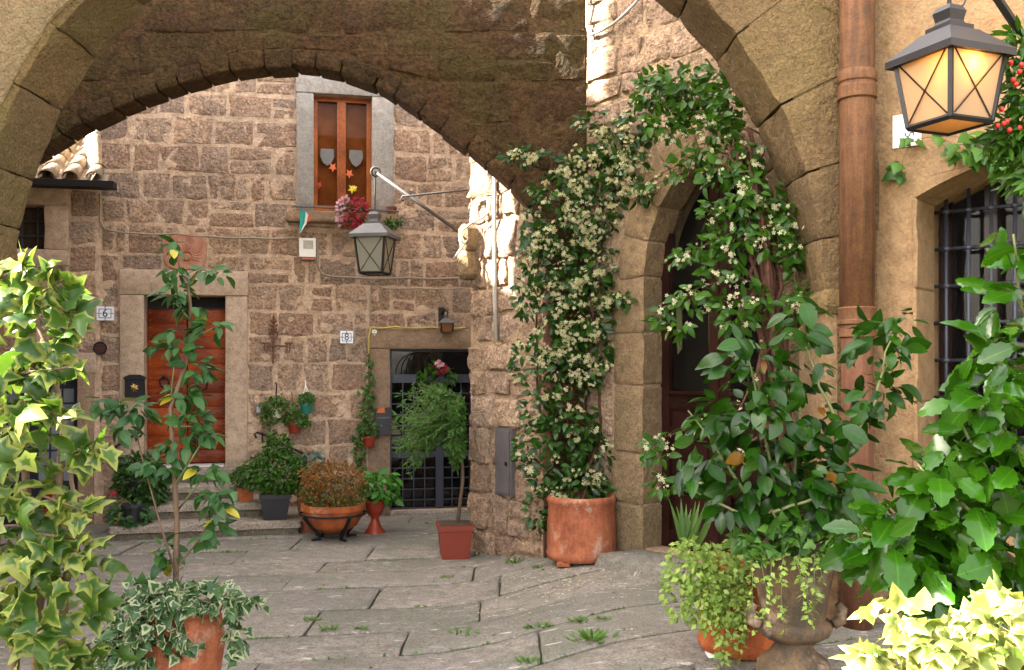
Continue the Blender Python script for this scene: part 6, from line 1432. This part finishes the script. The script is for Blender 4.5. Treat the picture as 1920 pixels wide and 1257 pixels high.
LF = Leaves(); d_ = BW.pt(825, 710, 0).y; LF.blob(820, 705, 32, 26, 130, d_, .08, .085); foliage(LF, T_OV, L_mid, wr, 0, 'leaf', 'foliage'); LF = Leaves(); LF.blob(826, 690, 14, 12, 34, d_ - .08, .05, .06, face=.9); foliage(LF, T_FL, L_redf, wr, 0, 'flower', 'red_flowers'); LF = Leaves(); LF.blob(824, 682, 9, 7, 16, d_ - .12, .03, .06, face=.9); foliage(LF, T_FL, L_pinkf, wr, 0, 'flower', 'pale_flowers')

# window flowers
wf = empty('window_flowers', BW.pt(660, 415, .15), 'trailing red and pink flowers on the far window sill', 'flowers')
p = BW.pt(660, 398, .12); mb = MB(); mb.box(BW, BW.uv(632, 400)[0], BW.uv(690, 400)[0], W_out[2] + .004, W_out[2] + .13, .05, .18); mb.build('trough', M_redplas, wf)
d_ = BW.pt(660, 400, .24).y; LF = Leaves(); LF.blob(658, 400, 28, 25, 130, d_, .09, .05); foliage(LF, T_OV, L_mid, wf, 0, 'leaf', 'foliage')
LF = Leaves(); LF.blob(672, 392, 20, 26, 150, d_ - .03, .09, .05, face=.9); LF.blob(660, 415, 22, 14, 90, d_ - .05, .07, .05, face=.9); foliage(LF, T_FL, L_redf, wf, 0, 'flower', 'red_flowers')
LF = Leaves(); LF.blob(638, 398, 10, 28, 70, d_ - .04, .06, .05, face=.9); LF.blob(648, 375, 7, 8, 16, d_, .04, .05, face=.9); foliage(LF, T_FL, L_pinkf, wf, 0, 'flower', 'pink_flowers')
LF = Leaves(); LF.blob(663, 352, 5, 6, 10, d_, .03, .05, face=.9); foliage(LF, T_FL, m_leaf('yellow_flower', (.7, .55, .03), (.8, .7, .1)), wf, 0, 'flower', 'yellow_flower')
sg = empty('sill_plant', BW.pt(733, 420, .2), 'small trailing green plant at the right end of the far window sill', 'plant'); LF = Leaves(); LF.blob(733, 418, 13, 9, 110, d_ + .05, .07, .045); LF.blob(748, 415, 4, 8, 25, d_ + .05, .04, .04); foliage(LF, T_OV, L_mid, sg, 0, 'leaf', 'foliage')
lathe_pot(sg, BW.P(BW.uv(733, 405)[0], W_out[2] + .002, .12), [(0, 0), (.05, 0), (.07, .09), (0, .085)], M_terra, 14)

# pots hung on the wall
def wall_pot(px, py, rpx, hpx, mat, label, blobs, Lm, T=T_SM, size=.045, w_=.17):
    c = BW.pt(px, py, w_); k = c.y / F; o = empty('wall_pot', c, label, 'wall pot')
    lathe_pot(o, c, [(0, 0), (rpx * .72 * k, 0), (rpx * .95 * k, hpx * .75 * k), (rpx * 1.08 * k, hpx * .78 * k), (rpx * 1.08 * k, hpx * k), (rpx * .9 * k, hpx * k), (0, hpx * .9 * k)], mat, 18)
    LF = Leaves()
    for b in blobs: LF.blob(*b, c.y - .02, .1, size)
    foliage(LF, T, Lm, o, 0, 'leaf', 'foliage'); return o
wp = wall_pot(519, 784, 11, 18, m_plain('cream_pot', (.50, .45, .33), .5), 'cream wall pot with bright leafy plant right of the red door', [(512, 762, 24, 14, 260), (505, 785, 18, 12, 120), (520, 750, 14, 10, 70)], L_ivy)
mb = MB(); mb.tube([BW.pt(516, 718, .03), BW.pt(519, 720, .08), BW.pt(518, 735, .1), BW.pt(519, 768, .15)], .008, 6); mb.build('hanger', M_iron, wp)
wp = wall_pot(552, 812, 13, 20, M_redpot, 'red wall pot with drooping ferny plant below the cream pot', [(553, 785, 22, 14, 260), (570, 792, 10, 10, 70), (545, 765, 8, 14, 60)], L_ivy)
mb = MB(); mb.tube([BW.pt(547, 735, .03), BW.pt(548, 750, .09), BW.pt(549, 792, .12)], .006, 6); mb.build('hanger', M_redrust, wp)
wp = wall_pot(575, 776, 13, 20, M_green, 'green hanging basket pot on three pale wires', [(575, 748, 15, 9, 180)], L_ivy)
for x in (564, 576, 587): mb = MB(); mb.tube([BW.pt(573, 722, .1), BW.pt(x, 757, .2)], .004, 4); mb.build('wire', M_white, wp)
mb = MB(); mb.tube([BW.pt(573, 716, .02), BW.pt(573, 715, .08), BW.pt(573, 723, .1)], .007, 6); mb.build('hook', M_white, wp)
tr_ = wall_pot(505, 825, 8, 12, M_redplas, 'dark red wall pot under the cream pot with vine trailing to the planter', [(512, 818, 8, 14, 60), (514, 840, 10, 14, 90)], L_mid)
vb_ = empty('meter_tile', BW.pt(487, 765, .03), 'small grey framed plate beside the cream wall pot', 'plate'); u0, u1, v0, v1 = BW.rect(479, 760, 496, 776, .05); mb = MB(); mb.box(BW, u0, u1, v0, v1, .0, .05); mb.build('frame', M_lampgrey, vb_); mb = MB(); mb.box(BW, u0 + .015, u1 - .015, v0 + .015, v1 - .015, .05, .055); mb.build('face', m_plain('grey_face', (.38, .34, .32), .5), vb_)

gi = empty('gate_ivy', BW.pt(692, 840, .1), 'ivy column trailing from a small red wall pot beside the gate jamb', 'ivy')
c = BW.pt(692, 838, .14); k = c.y / F; lathe_pot(gi, c, [(0, 0), (9 * k, 0), (12 * k, 17 * k), (13 * k, 17 * k), (13 * k, 20 * k), (0, 19 * k)], M_redpot, 16)
stem(gi, [BW.pt(692, 820, .12), BW.pt(688, 760, .08), BW.pt(693, 700, .08), BW.pt(693, 665, .07)], .006, .003, M_bark); LF = Leaves()
for px, py, rx, ry, n in [(693, 680, 5, 14, 22), (693, 712, 8, 16, 36), (690, 745, 12, 18, 55), (688, 775, 14, 18, 60), (690, 803, 22, 16, 90), (672, 820, 10, 16, 36), (672, 848, 12, 18, 45), (676, 880, 8, 12, 24), (678, 735, 10, 8, 12)]: LF.blob(px, py, rx, ry, n, c.y - .02, .07, .05, up=.4, face=.8)
foliage(LF, T_IVY3, L_ivy, gi, 0, 'leaf', 'foliage')
c = Vector((at(580, 880, 11.2).x, 11.25, 0)); gp_ = empty('grey_leaf_pot', c, 'grey-green leafy plant standing behind the terracotta bowl', 'potted plant'); lathe_pot(gp_, c, [(0, 0), (.12, 0), (.16, .5), (.17, .52), (0, .5)], M_terra); LF = Leaves(); LF.blob(580, 866, 20, 20, 140, c.y - .05, .12, .075, up=.7); foliage(LF, T_OV, L_grey, gp_, 0, 'leaf', 'foliage'); stem(gp_, [c + Vector((0, 0, .5)), at(580, 870, c.y)], .012, .006, M_gstem)

# ================================================================== weeds in the joints
for px, py, s, lab in ((868, 1190, .09, 'weed tuft at the left end of the joint, bright green'), (886, 1196, .07, 'weed tuft hugging the slab corner left of centre'), (1000, 1181, .06, 'low weed tuft in the middle paving joint'), (1022, 1178, .06, 'low weed tuft just right of the middle joint tuft'), (1086, 1168, .07, 'small upright weed above the largest weed'), (1108, 1203, .13, 'largest bright weed sprawling over the slab corner'), (968, 1058, .10, 'round weed clump at the foot of the alley house'), (836, 1086, .06, 'dark weed in the joint below the red planter'), (584, 1166, .06, 'weed in the short joint right of the potted rose'), (616, 1184, .07, 'weed in the joint right of the ivy pot'), (806, 985, .06, 'weed at the left end of the gate threshold'), (958, 982, .0, ''), (994, 1244, .07, 'weed at the bottom edge, centre'), (1130, 1164, .05, 'thin weed far right in the paving joint'), (1012, 1068, .06, 'weed beside the foot of the big terracotta pot'), (680, 1183, .05, 'faint weed low in the left paving')):
    if s == 0: continue
    dd = 3510 / (py - 685); x = (px - 960) / F * dd; z = gz(x, dd); dd = (CAMZ - z) * F / (py - 685); x = (px - 960) / F * dd; c = Vector((x, dd, z))
    o = empty('weed_tuft', c, lab, 'weed', 'weeds in the paving joints'); LF = Leaves()
    for i in range(46):
        a = rng.uniform(0, 6.28); r_ = rng.uniform(0, 1) * s * .8; LF.add(c + Vector((math.cos(a) * r_ * 1.3, math.sin(a) * r_, .008)), Vector((math.cos(a), math.sin(a), rng.uniform(.3, 1.6))), Vector((rng.normal() * .3, -.5, .8)), s * rng.uniform(.3, .75))
    foliage(LF, T_LAN, L_weed, o, 0, 'leaf', 'foliage')

# moss and grass seedlings along the joints, petals and dry leaves on the slabs
LF = Leaves()
for yc in COURSES:
    for _ in range(420):
        x = rng.uniform(-4.5, 2.2); yy = yc + gcurve(x); 
        if not (4.6 < yy < 12.4 + .2 * x) or (x > .2 and yy > 8.9 - .9 * (x - .3)): continue
        if noise.noise(Vector((x * 2.3, yc * 5, 1))) < .08: continue
        p = Vector((x, yy + rng.normal() * .012, gz(x, yy) - .004)); LF.add(p, Vector((rng.normal(), rng.normal(), rng.uniform(.2, 1.4))), Vector((rng.normal() * .4, -.4, 1)), rng.uniform(.012, .04))
o = foliage(LF, T_SM, L_weed, paving, 0, 'moss', 'joint_moss')
lit = Leaves(); pet = Leaves()
for _ in range(90):
    x, yy = rng.uniform(-3.2, 1.6), rng.uniform(5.2, 10.6)
    if x > .2 and yy > 8.6 - .9 * (x - .3): continue
    lit.add(Vector((x, yy, gz(x, yy) + .022)), Vector((rng.normal(), rng.normal(), .05)), Vector((rng.normal() * .25, rng.normal() * .25, 1)), rng.uniform(.02, .05))
for _ in range(260):
    x, yy = rng.normal(.45, .35), rng.normal(8.0, .45)
    if yy > 8.55 or x > 1.3: continue
    pet.add(Vector((x, yy, gz(x, yy) + .022)), Vector((rng.normal(), rng.normal(), .05)), Vector((rng.normal() * .2, rng.normal() * .2, 1)), rng.uniform(.018, .034))
foliage(lit, T_OV, m_leaf('dry_leaf', (.05, .03, .012), (.16, .09, .03), rough=.8, trans=.05), paving, 0, 'dry_leaf', 'dry_leaves')
foliage(pet, T_FL, L_jasf, paving, 0, 'petal', 'fallen_petals')

GROUPS = {'wall_pot': 'pots hung on the far wall', 'house_number': 'house number tiles', 'letter_box': 'letter boxes by the far doors', 'handrail': 'handrails beside the red door', 'step_pot': 'small pots on the steps', 'street_lantern': 'hanging street lanterns', 'cable': 'cables fixed to the walls'}
for o in list(COL.objects):
    k = o.name.split('.')[0]
    if o.parent is None and k in GROUPS: o['group'] = GROUPS[k]
